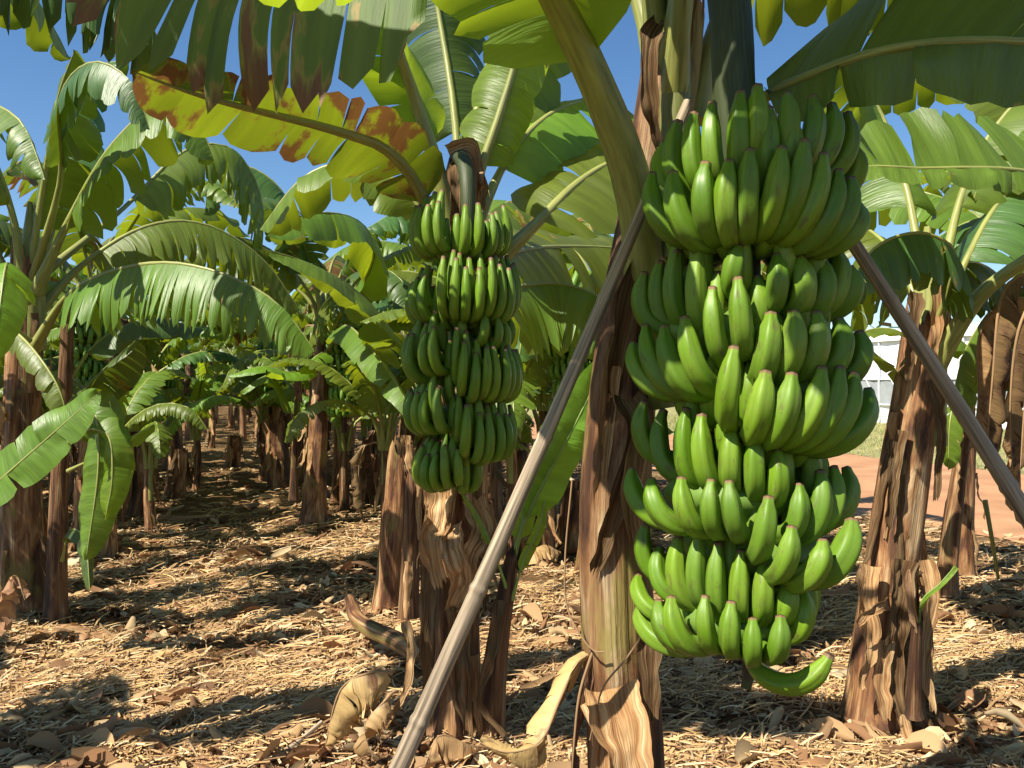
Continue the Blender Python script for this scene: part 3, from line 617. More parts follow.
# ------------------------------------------------------------------ a full banana plant by rule
def rule_plant(parent, base, H, seed, nl=8, r=.11, LL=1.9, W=.30, res=.45, merge=None, lean=(0, 0), bunch=None, leafmts=('leaf', 'leaf', 'leaf_dark', 'leaf_worn'), up=0, dry=3, az_avoid=None, skirts=5, mt='trunk'):
    rnd = random.Random(seed); base = V(base); top = base+V((lean[0], lean[1], H))
    pts = [base-V((0, 0, .05)), base.lerp(top, .5)+V((rnd.uniform(-.03, .03), rnd.uniform(-.03, .03), 0)), top]
    if merge: pseudostem(None, pts, r, r*.62, seed, merge=merge['trunk'], n=14, sides=12)
    else: pseudostem(parent, pts, r, r*.62, seed, mt)
    skirt(parent, base, top, r*.85, seed, skirts, merge=merge['dry'] if merge else None)
    crown(parent, top, r*.62, seed, .26, merge=merge['midrib'] if merge else None)
    ga = rnd.random()*2*PI
    for k in range(nl):
        az = ga+k*2.399; e = R(rnd.uniform(42, 72)-18*(k/nl)+up); L = LL*rnd.uniform(.8, 1.1); d = V((math.cos(az), math.sin(az), 0)); p = top-V((0, 0, .18))+d*.02; pp = [p, top+d*.07+V((0, 0, .05))]
        cur = pp[-1]; bend = rnd.uniform(10, 19)
        for j in range(5):
            cur = cur+(d*math.cos(e)+V((0, 0, math.sin(e))))*L/5; e -= R(bend+j*5); pp.append(cur)
        kw = dict(W=W*rnd.uniform(.8, 1.1), blade=.27, fold=rnd.uniform(5, 30), droop=rnd.uniform(20, 60), strips=rnd.choice((9, 16, 26)), tear=rnd.uniform(12, 42), cup=.2, gap=.2, seed=seed*13+k, r0=.030, res=res, wave=12)
        if merge: leaf(None, pp, merge=(merge['leaf'], merge['midrib']), **kw)
        else: leaf(parent, pp, mt=rnd.choice(leafmts), **kw)
    for k in range(dry):
        az = rnd.random()*2*PI; d = V((math.cos(az), math.sin(az), 0)); p = top-V((0, 0, .15)); l = rnd.uniform(.6, min(1.1, H*.75))
        pp = [p, p+d*.16+V((0, 0, .03)), p+d*.24-V((0, 0, .2)), p+d*.22-V((0, 0, l*.6)), p+d*.20-V((0, 0, l))]
        kw = dict(W=.13, blade=.2, fold=50, droop=60, strips=8, tear=40, seed=seed*17+k, r0=.014, res=res*.8, crumple=.03, hint=tuple(d))
        if merge: leaf(None, pp, merge=(merge['dry'], merge['dry']), **kw)
        else: leaf(parent, pp, mt=rnd.choice(('dry', 'dry_dark')), pm='dry_rib', name='dry_leaf', **kw)
    if bunch:
        d = V((math.sin(bunch), -math.cos(bunch), 0)); A = top+d*.26-V((0, 0, .25)); mb = merge['fruit'] if merge else MB()
        tube(mb, [top, top+d*.1+V((0, 0, .12)), top+d*.24+V((0, 0, .06)), A-V((0, 0, .1)), A-V((0, 0, .85))], .028, 12, 6)
        for h in range(6):
            hand(None, A-V((0, 0, .14*h))+V((.02*math.sin(h*2.1), 0, 0)), -180+h*23, 180+h*23, 14, .165-.008*h, .12, .040, seed+h, 'banana_far', 2, merge=mb)
        if not merge: mb.build('banana_bunch', M['banana_far'], parent)
M['dry_rib'] = simple('dry_midrib', (.33, .20, .10), .7, 4, .3)

# ------------------------------------------------------------------ placing
def PP(L): return [P(*a) for a in L]
def rebase(root):
    for ch in root.children: ch.location = -root.location
def plant(base, label, group=None, name='banana_plant'): return empty(name, base, label, 'banana plant', group)

M['leaf_patched'] = leaf_material('banana_leaf_patched', (.085, .14, .016), (.12, .16, .03), (.34, .42, .015), .38, brown=.19, edge=.02, brown_col=(.24, .11, .03), rough=.6)
# the near plant whose big bunch fills the right half
mp = plant(P(625, 971, 1.9), 'nearest banana plant, carrying the very large green bunch between two bamboo props')
pseudostem(mp, PP([(627, 985, 1.9), (622, 768, 1.9), (612, 560, 1.88), (616, 430, 1.87), (630, 310, 1.87), (650, 190, 1.87), (668, 60, 1.87), (674, -20, 1.87)]), .093, .062, 11, 'trunk_green', n=120, sides=72, amp=.11, flare=.05)
leaf(mp, PP([(652, 400, 1.90), (640, 210, 1.79), (603, 90, 1.68), (560, 0, 1.6), (505, -85, 1.5), (440, -105, 1.38), (350, -90, 1.25), (230, -60, 1.15)]), .24, blade=.46, roll=-10, fold=0, droop=30, strips=6, tear=8, seed=1, r0=.060, rmid=.034, mt='leaf_young', g=.5, wave=8, flat=.85)
leaf(mp, PP([(668, 260, 1.84), (672, 100, 1.82), (678, 0, 1.80), (690, -130, 1.7), (760, -260, 1.6), (900, -380, 1.4), (1100, -420, 1.3)]), .33, blade=.40, fold=5, droop=30, strips=9, tear=12, seed=2, r0=.045, rmid=.026, pm='petiole_dark')
leaf(mp, PP([(700, 190, 1.84), (745, 110, 1.72), (800, 78, 1.55), (870, 52, 1.42), (950, 40, 1.30), (1040, 42, 1.2), (1160, 70, 1.12), (1300, 140, 1.1)]), .26, blade=.24, roll=-48, fold=-14, droop=16, strips=4, tear=6, seed=3, r0=.030, rmid=.010, mt='leaf_dark', g=.1, wave=8, foldR=30, asym=(1, .38))
leaf(mp, PP([(690, 120, 1.9), (715, 20, 1.9), (770, -55, 1.95), (850, -75, 2.0), (950, -40, 2.1), (1050, 40, 2.2)]), .28, blade=.25, roll=0, fold=35, droop=35, strips=9, tear=14, seed=4, r0=.035, g=.8, mt='leaf')
leaf(mp, PP([(660, 200, 1.86), (645, 0, 1.96), (570, -110, 2.0), (470, -100, 2.04), (390, -58, 2.08), (300, -45, 2.12), (190, -75, 2.16), (80, -130, 2.2)]), .50, blade=.53, fold=66, droop=12, foldR=10, droopR=40, strips=15, tear=17, gap=.3, seed=5, r0=.035, mt='leaf_patched', asym=(1, .35), cup=.2, g=.8)
leaf(mp, PP([(672, 120, 1.85), (690, -100, 1.6), (740, -400, 1.2), (800, -900, .8), (900, -1500, .55)]), .34, blade=.25, fold=5, droop=30, strips=9, tear=14, seed=6, r0=.035)
leaf(mp, [P(668, 80, 1.87), P(650, -60, 1.75), V((.28, 1.4, 2.45)), V((.12, 1.08, 2.62)), V((-.06, .84, 2.66)), V((-.32, .62, 2.58))], .27, blade=.22, fold=5, droop=25, strips=9, tear=12, seed=7, r0=.035)
leaf(mp, [P(668, 80, 1.87), V((.35, 1.5, 2.35)), V((.3, 1.1, 2.7)), V((.25, .6, 2.85)), V((.2, .1, 2.7))], .33, blade=.22, fold=5, droop=25, strips=9, tear=12, seed=8, r0=.035)
crown(mp, P(668, 60, 1.87), .062, 3)
main_bunch(mp)
# dry, peeling sheaths up the near pseudostem
for i, (a, w, cu, mt_) in enumerate([
    ([(612, 690, 1.80), (618, 715, 1.75), (626, 750, 1.72), (634, 820, 1.71)], .135, 55, 'dry'),
    ([(590, 690, 1.85), (603, 720, 1.78), (600, 770, 1.74), (590, 830, 1.72)], .07, -40, 'dry'),
    ([(628, 395, 1.80), (640, 425, 1.76), (630, 470, 1.76), (612, 520, 1.78), (596, 570, 1.80)], .075, 60, 'dry_dark'),
    ([(650, 430, 1.78), (640, 450, 1.74), (632, 500, 1.75), (640, 560, 1.77)], .07, 70, 'dry'),
    ([(648, 245, 1.79), (628, 290, 1.78), (618, 350, 1.78), (610, 420, 1.80)], .055, 60, 'dry_dark'),
    ([(620, 335, 1.80), (610, 380, 1.79), (604, 450, 1.80), (598, 520, 1.82)], .05, -50, 'dry'),
    ([(662, 20, 1.80), (650, 40, 1.77), (648, 90, 1.76), (660, 150, 1.78)], .055, 50, 'dry_dark'),
    ([(690, 0, 1.80), (686, 40, 1.78), (680, 90, 1.78), (676, 140, 1.79)], .035, 40, 'dry'),
    ([(655, 600, 1.78), (650, 650, 1.77), (652, 720, 1.76)], .06, 30, 'dry_dark')]):
    flap(mp, PP(a), w, 60+i, cu, mt_, crumple=.013, n=40, res=12)
leaf(mp, PP([(600, 650, 1.86), (578, 662, 1.84), (560, 700, 1.80), (540, 742, 1.75), (505, 752, 1.74), (480, 742, 1.76)]), .085, blade=.05, fold=40, droop=60, strips=6, tear=34, seed=31, r0=.006, mt='dry', pm='dry_rib', name='dry_leaf', crumple=.03, roll=60, gap=.4, cup=.4)
leaf(mp, PP([(596, 640, 1.84), (580, 690, 1.82), (574, 740, 1.80), (570, 800, 1.78)]), .05, blade=.05, fold=60, droop=60, strips=4, tear=30, seed=32, r0=.006, mt='dry_dark', pm='dry_rib', name='dry_leaf', crumple=.02)
for i, a in enumerate(([(572, 480, 1.9), (565, 560, 1.86), (568, 610, 1.84), (590, 648, 1.80), (604, 652, 1.79)], [(642, 635, 1.77), (625, 660, 1.75), (602, 690, 1.76), (590, 740, 1.78)])):
    m = MB(); tube(m, PP(a), .0022, 24, 5); m.build('hanging_fibre', M['dry_rib'], mp)
rebase(mp)

# the second plant with the longer, smaller-fruited bunch
sp = plant(P(455, 738, 3.06), 'banana plant left of centre with the second long bunch above a tattered brown stem')
pseudostem(sp, PP([(456, 745, 3.08), (455, 620, 3.1), (452, 500, 3.12), (458, 350, 3.14), (462, 250, 3.14), (463, 190, 3.14)]), .088, .068, 21, 'trunk', n=90, sides=60, amp=.13)
leaf(sp, PP([(452, 290, 3.1), (436, 225, 3.0), (398, 158, 2.85), (345, 132, 2.7), (250, 108, 2.5), (190, 92, 2.35), (130, 70, 2.2)]), .30, blade=.24, roll=-34, fold=0, droop=14, strips=8, tear=9, seed=41, r0=.048, rmid=.022, mt='leaf_patched', g=.35, wave=7, pm='petiole', asym=(.55, .62))
leaf(sp, PP([(455, 270, 3.1), (440, 180, 3.02), (415, 98, 2.95), (398, 45, 2.8), (382, -20, 2.65), (360, -80, 2.4)]), .20, blade=.36, roll=0, fold=30, droop=40, strips=6, tear=14, asym=(1, .9), seed=42, r0=.052, rmid=.024, mt='leaf_young', hint=(0, -1, .4), g=.2)
leaf(sp, PP([(463, 260, 3.1), (478, 180, 3.1), (498, 120, 3.1), (516, 60, 3.1), (530, 0, 3.05), (535, -60, 3.0)]), .18, blade=.30, fold=25, droop=25, strips=5, tear=12, seed=43, r0=.042, mt='leaf_young', hint=(.3, -1, .3), g=.2)
leaf(sp, PP([(466, 250, 3.15), (490, 190, 3.2), (520, 140, 3.3), (560, 108, 3.4), (610, 100, 3.5), (650, 130, 3.55)]), .24, blade=.30, roll=-35, fold=10, droop=40, strips=4, tear=8, seed=44, r0=.035, mt='leaf_young')
leaf(sp, PP([(470, 290, 3.1), (500, 255, 3.08), (540, 218, 3.1), (580, 180, 3.2), (620, 158, 3.3), (670, 150, 3.4)]), .27, blade=.34, roll=-45, fold=5, droop=30, strips=4, tear=8, seed=45, r0=.045, rmid=.02)
leaf(sp, PP([(455, 280, 3.12), (428, 222, 3.1), (395, 180, 3.1), (345, 163, 3.1), (300, 180, 3.1), (260, 230, 3.1)]), .22, blade=.26, fold=20, droop=35, strips=5, tear=12, seed=46, r0=.034)
leaf(sp, PP([(462, 240, 3.2), (455, 120, 3.3), (440, 20, 3.4), (420, -80, 3.4), (380, -170, 3.3)]), .33, blade=.26, fold=25, droop=40, strips=10, tear=18, gap=.2, seed=47, r0=.035, mt='leaf_dark', hint=(0, -1, .5), g=.3)
leaf(sp, PP([(465, 240, 3.2), (490, 110, 3.35), (530, 20, 3.5), (590, -60, 3.6), (660, -70, 3.6)]), .30, blade=.26, fold=30, droop=45, strips=6, tear=14, seed=48, r0=.035, mt='leaf')
leaf(sp, PP([(470, 300, 3.2), (500, 290, 3.5), (530, 284, 3.75), (565, 284, 3.8), (605, 300, 3.7), (650, 345, 3.6)]), .36, blade=.22, fold=58, droop=15, strips=13, tear=8, seed=49, r0=.028, g=.9, cup=.25, gap=.2)
leaf(sp, PP([(470, 270, 3.25), (520, 250, 3.9), (570, 246, 4.4), (630, 250, 4.8), (700, 270, 5.0)]), .34, blade=.2, roll=-45, fold=5, droop=35, strips=7, tear=12, seed=50, r0=.03)
leaf(sp, PP([(460, 260, 3.12), (472, 130, 3.2), (500, 20, 3.3), (540, -120, 3.4), (600, -220, 3.5)]), .26, blade=.4, fold=25, droop=35, strips=8, tear=16, seed=51, r0=.03)
for i, (a, w, cu, mt_) in enumerate([
    ([(452, 155, 3.02), (470, 148, 2.98), (478, 175, 2.97), (476, 205, 3.0)], .08, 60, 'dry'),
    ([(458, 160, 3.0), (455, 190, 2.97), (455, 225, 2.99)], .07, 40, 'dry_dark'),
    ([(472, 170, 3.0), (484, 185, 2.97), (480, 215, 3.0)], .05, 60, 'dry'),
    ([(442, 480, 3.0), (438, 520, 2.97), (430, 540, 2.9), (440, 585, 2.92)], .12, 40, 'dry'),
    ([(475, 500, 3.0), (482, 530, 2.93), (470, 560, 2.9), (476, 600, 2.95)], .10, -50, 'dry'),
    ([(450, 525, 2.98), (452, 550, 2.90), (460, 580, 2.90), (452, 610, 2.95)], .12, 50, 'dry'),
    ([(432, 560, 3.0), (428, 620, 2.97), (428, 690, 2.97), (420, 730, 2.95)], .09, 50, 'dry_dark'),
    ([(460, 580, 2.97), (462, 640, 2.95), (464, 700, 2.95), (468, 735, 2.93)], .10, 40, 'dry_dark'),
    ([(406, 622, 2.92), (412, 650, 2.88), (405, 690, 2.85), (385, 728, 2.83)], .04, 50, 'dry')]):
    flap(sp, PP(a), w, 160+i, cu, mt_, crumple=.022, n=34, res=10)
skirt(sp, P(455, 738, 3.06), P(462, 250, 3.12), .10, 77, 8)
crown(sp, P(462, 235, 3.14), .075, 4)
second_bunch(sp); rebase(sp)

# right-hand plant, stout brown stem
rp = plant(P(876, 722, 3.2), 'banana plant on the right with a stout mottled brown stem behind the right bamboo prop')
pseudostem(rp, PP([(876, 728, 3.21), (884, 620, 3.21), (903, 480, 3.21), (918, 380, 3.21), (928, 300, 3.21)]), .108, .078, 31, 'trunk', n=90, sides=60, amp=.13)
leaf(rp, PP([(925, 372, 3.21), (975, 296, 3.05), (1024, 258, 2.95), (1090, 210, 2.85), (1180, 180, 2.7), (1300, 200, 2.5)]), .28, blade=.42, fold=15, droop=35, strips=6, tear=14, seed=61, r0=.046, rmid=.02, pm='petiole')
leaf(rp, PP([(926, 350, 3.21), (918, 250, 3.35), (905, 180, 3.5), (880, 110, 3.6), (840, 60, 3.6), (790, 60, 3.6)]), .28, blade=.4, fold=20, droop=30, strips=6, tear=14, seed=62, r0=.036)
leaf(rp, PP([(927, 345, 3.21), (948, 245, 3.35), (966, 180, 3.45), (1000, 120, 3.5), (1060, 70, 3.5), (1140, 90, 3.5)]), .28, blade=.36, fold=20, droop=30, strips=6, tear=14, seed=63, r0=.036)
leaf(rp, PP([(927, 350, 3.21), (965, 260, 3.3), (1000, 200, 3.4), (1050, 160, 3.5), (1110, 190, 3.5)]), .26, blade=.3, fold=20, droop=40, strips=6, tear=14, seed=66, r0=.032, mt='leaf_dark')
leaf(rp, PP([(927, 345, 3.21), (955, 262, 3.0), (930, 234, 2.9), (890, 238, 2.85), (862, 262, 2.8), (850, 300, 2.8)]), .20, blade=.18, fold=60, droop=25, strips=11, tear=12, seed=64, r0=.024, mt='leaf_dark', g=.9, cup=.2)
leaf(rp, PP([(926, 320, 3.25), (900, 262, 3.4), (870, 230, 3.6), (830, 215, 3.8), (780, 230, 4.0)]), .26, blade=.22, fold=15, droop=40, strips=6, tear=14, seed=65, r0=.026)
leaf(rp, PP([(920, 345, 3.15), (895, 330, 3.1), (868, 330, 3.05), (845, 345, 3.0), (830, 365, 2.95)]), .06, blade=.15, fold=15, droop=30, strips=3, tear=10, seed=67, r0=.010, mt='leaf')
leaf(rp, PP([(915, 400, 3.2), (898, 372, 3.2), (884, 360, 3.2), (870, 352, 3.2)]), .05, blade=.15, fold=10, droop=30, strips=2, tear=5, seed=68, r0=.008, mt='leaf')
for i, (a, w, cu, mt_) in enumerate([
    ([(915, 292, 3.13), (912, 330, 3.1), (908, 380, 3.11)], .07, 50, 'dry_dark'),
    ([(935, 285, 3.14), (937, 320, 3.11), (932, 370, 3.11)], .06, 50, 'dry'),
    ([(868, 565, 3.1), (865, 600, 3.05), (870, 640, 3.05), (862, 690, 3.03)], .09, 50, 'dry'),
    ([(885, 600, 3.08), (880, 605, 3.0), (868, 612, 2.98), (858, 625, 2.99)], .06, 60, 'dry'),
    ([(905, 560, 3.1), (897, 620, 3.07), (895, 690, 3.06), (905, 722, 3.03)], .10, 40, 'dry_dark'),
    ([(884, 640, 3.07), (880, 680, 3.05), (886, 720, 3.02)], .08, 40, 'dry'),
    ([(900, 430, 3.12), (892, 480, 3.09), (888, 530, 3.09)], .06, 60, 'dry_dark'),
    ([(930, 380, 3.12), (940, 430, 3.1), (935, 500, 3.1)], .05, -50, 'dry_dark'),
    ([(925, 560, 3.12), (932, 600, 3.08), (925, 660, 3.08), (930, 710, 3.05)], .06, -50, 'dry')]):
    flap(rp, PP(a), w, 260+i, cu, mt_, crumple=.018, n=30, res=9)
skirt(rp, P(876, 722, 3.2), P(925, 330, 3.2), .10, 78, 10)
leaf(rp, PP([(925, 345, 3.21), (900, 262, 3.7), (885, 248, 4.0), (862, 268, 4.2), (850, 330, 4.3)]), .26, blade=.25, fold=45, droop=40, strips=9, tear=20, seed=69, r0=.024, g=.9)
leaf(rp, PP([(927, 345, 3.21), (945, 275, 3.6), (975, 262, 3.9), (1005, 285, 4.1), (1020, 345, 4.2)]), .26, blade=.25, fold=45, droop=40, strips=9, tear=20, seed=70, r0=.024, g=.9, mt='leaf_dark')
crown(rp, P(928, 315, 3.21), .078, 5)
rebase(rp)

# plant beyond the right edge: lit leaf with upright strips, hanging dry leaves
qp = plant(P(1105, 700, 3.45), 'banana plant at the right edge whose brown dead leaves hang beside the prop')
qb = P(1105, 700, 3.45); qt = P(1085, 240, 3.45)
pseudostem(qp, [qb-V((0, 0, .05)), qb.lerp(qt, .5), qt], .11, .08, 33, 'trunk')
leaf(qp, PP([(1085, 260, 3.4), (1090, 210, 3.1), (1060, 180, 2.85), (1000, 168, 2.7), (920, 168, 2.65), (860, 166, 2.62), (790, 175, 2.6)]), .27, blade=.18, roll=62, fold=-5, droop=12, strips=12, tear=9, seed=71, r0=.03, asym=(.35, 1), g=.0, cup=.28, gap=.22, sweep=6, mt='leaf')
leaf(qp, PP([(1085, 250, 3.5), (1060, 150, 3.7), (1010, 90, 3.9), (940, 70, 4.1), (860, 100, 4.3)]), .3, blade=.22, fold=10, droop=40, strips=7, tear=12, seed=72, r0=.03)
leaf(qp, PP([(1080, 260, 3.5), (1050, 225, 3.7), (1010, 215, 3.9), (960, 225, 4.1), (905, 260, 4.3)]), .26, blade=.22, fold=20, droop=40, strips=9, tear=20, seed=73, r0=.03, mt='leaf_dark')
for i, a in enumerate(([(1070, 270, 3.45), (1020, 275, 3.4), (1000, 300, 3.38), (992, 380, 3.38), (985, 470, 3.4)], [(1075, 275, 3.4), (1040, 290, 3.3), (1018, 330, 3.28), (1010, 400, 3.3), (1012, 470, 3.3)], [(1065, 290, 3.5), (1000, 305, 3.5), (978, 340, 3.5), (978, 400, 3.5), (970, 450, 3.5)])):
    leaf(qp, PP(a), .13, blade=.18, fold=55, droop=60, strips=6, tear=30, seed=74+i, r0=.014, mt=('dry_dark', 'dry_dark', 'dry')[i], pm='dry_rib', name='dry_leaf', crumple=.03, hint=(-1, -.3, 0))
for i, (a, W_, m_) in enumerate([([(1080, 300, 3.6), (1040, 285, 3.9), (1000, 300, 4.1), (965, 350, 4.2), (950, 410, 4.2)], .22, 'leaf'), ([(1090, 320, 3.5), (1050, 300, 3.6), (1015, 330, 3.7), (1000, 390, 3.7)], .16, 'leaf_dark'), ([(1085, 300, 3.3), (1060, 300, 3.1), (1035, 330, 3.0), (1025, 400, 3.0), (1020, 470, 3.0)], .10, 'dry_dark')]):
    leaf(qp, PP(a), W_, blade=.2, fold=45, droop=45, strips=7, tear=22, seed=177+i, r0=.018, mt=m_, name='dry_leaf' if 'dry' in m_ else 'leaf', pm='dry_rib' if 'dry' in m_ else 'petiole', crumple=.03 if 'dry' in m_ else 0)
crown(qp, qt, .08, 6)
rebase(qp)

# left plant in frame
ap = plant(P(25, 615, 4.7), 'banana plant at the left edge with a straight brown stem')
pseudostem(ap, PP([(25, 622, 4.72), (24, 450, 4.72), (28, 300, 4.72), (30, 235, 4.72)]), .112, .08, 51, 'trunk', n=80, sides=56, amp=.12)
leaf(ap, PP([(30, 290, 4.7), (34, 240, 4.65), (42, 190, 4.6), (50, 140, 4.5), (60, 90, 4.4), (75, 50, 4.3)]), .26, blade=.25, fold=30, droop=40, strips=5, tear=15, seed=81, r0=.045, mt='leaf', hint=(0, -1, .3), g=.3)
leaf(ap, PP([(34, 290, 4.65), (68, 220, 4.55), (108, 150, 4.45), (158, 104, 4.4), (195, 118, 4.4), (215, 160, 4.4)]), .30, blade=.26, fold=40, droop=35, strips=9, tear=35, seed=82, r0=.042, mt='leaf', g=.8, gap=.2)
leaf(ap, PP([(36, 310, 4.75), (80, 265, 4.9), (145, 226, 5.1), (205, 224, 5.3), (262, 258, 5.5), (300, 310, 5.6)]), .34, blade=.22, fold=45, droop=30, strips=26, tear=18, seed=83, r0=.036, g=.9, gap=.45, tdepth=.25, mt='leaf')
leaf(ap, PP([(34, 345, 4.6), (66, 296, 4.4), (108, 272, 4.2), (165, 262, 4.05), (225, 274, 3.95), (280, 305, 3.9), (315, 352, 3.9)]), .36, blade=.20, fold=52, droop=25, strips=34, tear=16, seed=84, r0=.036, g=.9, gap=.5, tdepth=.2, mt='leaf')
leaf(ap, PP([(26, 290, 4.7), (10, 200, 4.6), (-30, 120, 4.5), (-110, 80, 4.4), (-200, 130, 4.3)]), .3, blade=.25, fold=30, droop=40, strips=12, tear=30, seed=85, r0=.04)
leaf(ap, PP([(22, 300, 4.7), (-20, 215, 4.6), (-60, 130, 4.3), (-30, 100, 4.0), (20, 120, 3.8), (45, 180, 3.7)]), .26, blade=.28, fold=40, droop=35, strips=14, tear=40, seed=86, r0=.036, gap=.5)
leaf(ap, PP([(28, 300, 4.6), (15, 290, 4.2), (8, 262, 3.9), (2, 290, 3.7), (-5, 360, 3.6)]), .14, blade=.2, fold=20, droop=40, strips=3, tear=8, seed=87, r0=.02, mt='leaf_young')
leaf(ap, PP([(30, 340, 4.5), (0, 318, 4.3), (30, 345, 4.1), (60, 390, 4.0), (70, 440, 4.0)]), .10, blade=.3, fold=40, droop=40, strips=3, tear=8, seed=88, r0=.02)
leaf(ap, PP([(30, 290, 4.75), (60, 200, 4.9), (70, 120, 5.0), (85, 70, 5.1), (130, 60, 5.1)]), .26, blade=.3, fold=30, droop=45, strips=9, tear=35, seed=89, r0=.03, mt='leaf_dark')
leaf(ap, PP([(8, 420, 4.6), (0, 400, 4.5), (-10, 415, 4.45), (-15, 470, 4.4)]), .09, blade=.05, fold=30, droop=50, strips=3, tear=8, seed=90, r0=.01, mt='dry', pm='dry_rib', name='dry_leaf', crumple=.02)
leaf(ap, PP([(32, 280, 4.7), (60, 180, 4.4), (60, 100, 4.2), (90, 62, 4.0), (130, 80, 3.9), (150, 130, 3.9)]), .22, blade=.38, fold=60, droop=25, strips=14, tear=38, seed=98, r0=.03, mt='leaf_dark', g=.9, gap=.5)
leaf(ap, PP([(32, 280, 4.8), (120, 210, 5.3), (185, 150, 5.6), (235, 150, 5.8), (262, 200, 5.9), (262, 250, 5.9)]), .34, blade=.36, fold=50, droop=30, strips=12, tear=34, seed=99, r0=.03, mt='leaf', g=.9, gap=.4)
skirt(ap, P(25, 615, 4.7), P(28, 260, 4.7), .12, 79, 12); crown(ap, P(30, 262, 4.72), .085, 7); rebase(ap)

kp = plant(P(60, 625, 4.55), 'young banana sucker with thin dark stem and broad green leaves beside the left stem', name='banana_sucker'); kp['category'] = 'banana sucker'
pseudostem(kp, PP([(56, 628, 4.55), (60, 480, 4.55), (66, 380, 4.5), (68, 300, 4.5)]), .055, .03, 52, 'trunk_dark', n=40, sides=24, amp=.08)
leaf(kp, PP([(-70, 570, 3.7), (-30, 510, 3.65), (0, 480, 3.6), (50, 436, 3.6), (102, 390, 3.6)]), .125, blade=.30, roll=-70, fold=0, droop=18, strips=3, tear=5, seed=91, r0=.016, mt='leaf', wave=14)
leaf(kp, PP([(66, 450, 4.4), (80, 415, 4.3), (95, 412, 4.2), (98, 470, 4.15), (86, 560, 4.1)]), .13, blade=.2, fold=20, droop=25, strips=2, tear=3, seed=92, r0=.016, mt='leaf', hint=(0, -1, .1), g=.1)
leaf(kp, PP([(68, 440, 4.4), (85, 430, 4.2), (108, 436, 4.15), (112, 480, 4.1), (105, 520, 4.1)]), .10, blade=.25, fold=20, droop=25, strips=2, tear=3, seed=93, r0=.014, mt='leaf_young', hint=(0, -1, .1), g=.1)
leaf(kp, PP([(68, 470, 4.4), (100, 455, 4.3), (125, 440, 4.25), (154, 424, 4.2)]), .07, blade=.35, fold=15, droop=30, strips=2, tear=3, seed=94, r0=.012, mt='leaf_young')
leaf(kp, PP([(68, 420, 4.5), (80, 395, 4.4), (105, 368, 4.3), (138, 338, 4.2)]), .17, blade=.15, fold=25, droop=30, strips=2, tear=3, seed=95, r0=.014, mt='leaf_dark')
leaf(kp, PP([(68, 380, 4.5), (100, 340, 4.6), (150, 318, 4.7), (205, 330, 4.8)]), .16, blade=.2, fold=35, droop=30, strips=3, tear=6, seed=96, r0=.014, mt='leaf_dark')
leaf(kp, PP([(62, 560, 4.4), (70, 530, 4.3), (85, 540, 4.2), (90, 590, 4.1)]), .06, blade=.2, fold=35, droop=30, strips=2, tear=6, seed=97, r0=.01, mt='leaf_dark')
rebase(kp)

lp = plant(V((-2.15, 2.35, 0)), 'banana plant whose dark torn leaves hang into the top left corner')
pseudostem(lp, [V((-2.15, 2.35, -.05)), V((-2.14, 2.36, 1)), V((-2.12, 2.36, 2.0))], .11, .08, 57, 'trunk', n=40, sides=24)
lt = V((-2.12, 2.36, 1.8))
for i, (a, kw) in enumerate([
    ([(-150, -20, 2.45), (-60, -90, 2.5), (20, -95, 2.55), (90, -60, 2.6), (140, 0, 2.65), (165, 60, 2.7)], dict(W=.40, fold=62, droop=20, strips=22, tear=26, mt='leaf_dark', g=.9, gap=.4, cup=.3)),
    ([(-160, 0, 2.4), (-110, -60, 2.7), (-40, -60, 3.1), (30, -10, 3.4), (70, 60, 3.6)], dict(W=.30, fold=50, droop=30, strips=12, tear=25, mt='leaf', g=.8, gap=.3)),
    ([(-170, 40, 2.2), (-160, -200, 1.9), (-60, -420, 1.7), (100, -520, 1.5)], dict(W=.3, fold=15, droop=40, strips=9, tear=25)),
    ([(-200, 40, 2.3), (-330, -60, 2.2), (-480, -20, 2.0), (-600, 100, 1.9)], dict(W=.3, fold=25, droop=40, strips=9, tear=25))]):
    leaf(lp, [lt]+PP(a), kw.pop('W'), blade=.2, seed=130+i, r0=.036, **kw)
crown(lp, V((-2.12, 2.36, 1.98)), .08, 8); rebase(lp)
# plant at the mouth of the lane on the right side
cp = plant(P(314, 524, 7.7), 'slim mottled banana plant right of the lane')
rule_plant(cp, P(314, 524, 7.7), 1.95, 101, nl=9, r=.115, LL=1.9, res=.6, lean=(.08, 0), bunch=R(60), dry=2, skirts=8)
leaf(cp, PP([(325, 330, 7.6), (312, 270, 7.4), (285, 195, 7.2), (245, 165, 7.1), (212, 172, 7.0), (205, 215, 7.0)]), .36, blade=.25, fold=40, droop=35, strips=8, tear=30, seed=102, r0=.035, mt='leaf_dark')
leaf(cp, PP([(330, 330, 7.5), (372, 262, 6.5), (360, 222, 6), (315, 213, 5.6), (268, 236, 5.3)]), .27, blade=.3, fold=45, droop=35, strips=5, tear=10, seed=103, r0=.035, mt='leaf')
leaf(cp, PP([(330, 340, 7.5), (392, 345, 6.2), (372, 305, 5.6), (325, 270, 5.2), (270, 250, 5.0)]), .24, blade=.28, roll=20, fold=15, droop=35, strips=5, tear=10, seed=104, r0=.03, mt='leaf')
leaf(cp, PP([(328, 350, 7.5), (318, 355, 6.9), (295, 372, 6.6), (262, 366, 6.4), (228, 376, 6.3)]), .13, blade=.2, fold=15, droop=35, strips=4, tear=6, seed=105, r0=.015, mt='leaf_young')
leaf(cp, PP([(328, 350, 7.5), (345, 325, 6.5), (372, 350, 5.8), (400, 390, 5.4), (418, 425, 5.3)]), .17, blade=.2, fold=25, droop=35, strips=4, tear=8, seed=106, r0=.02, mt='leaf')
rebase(cp)
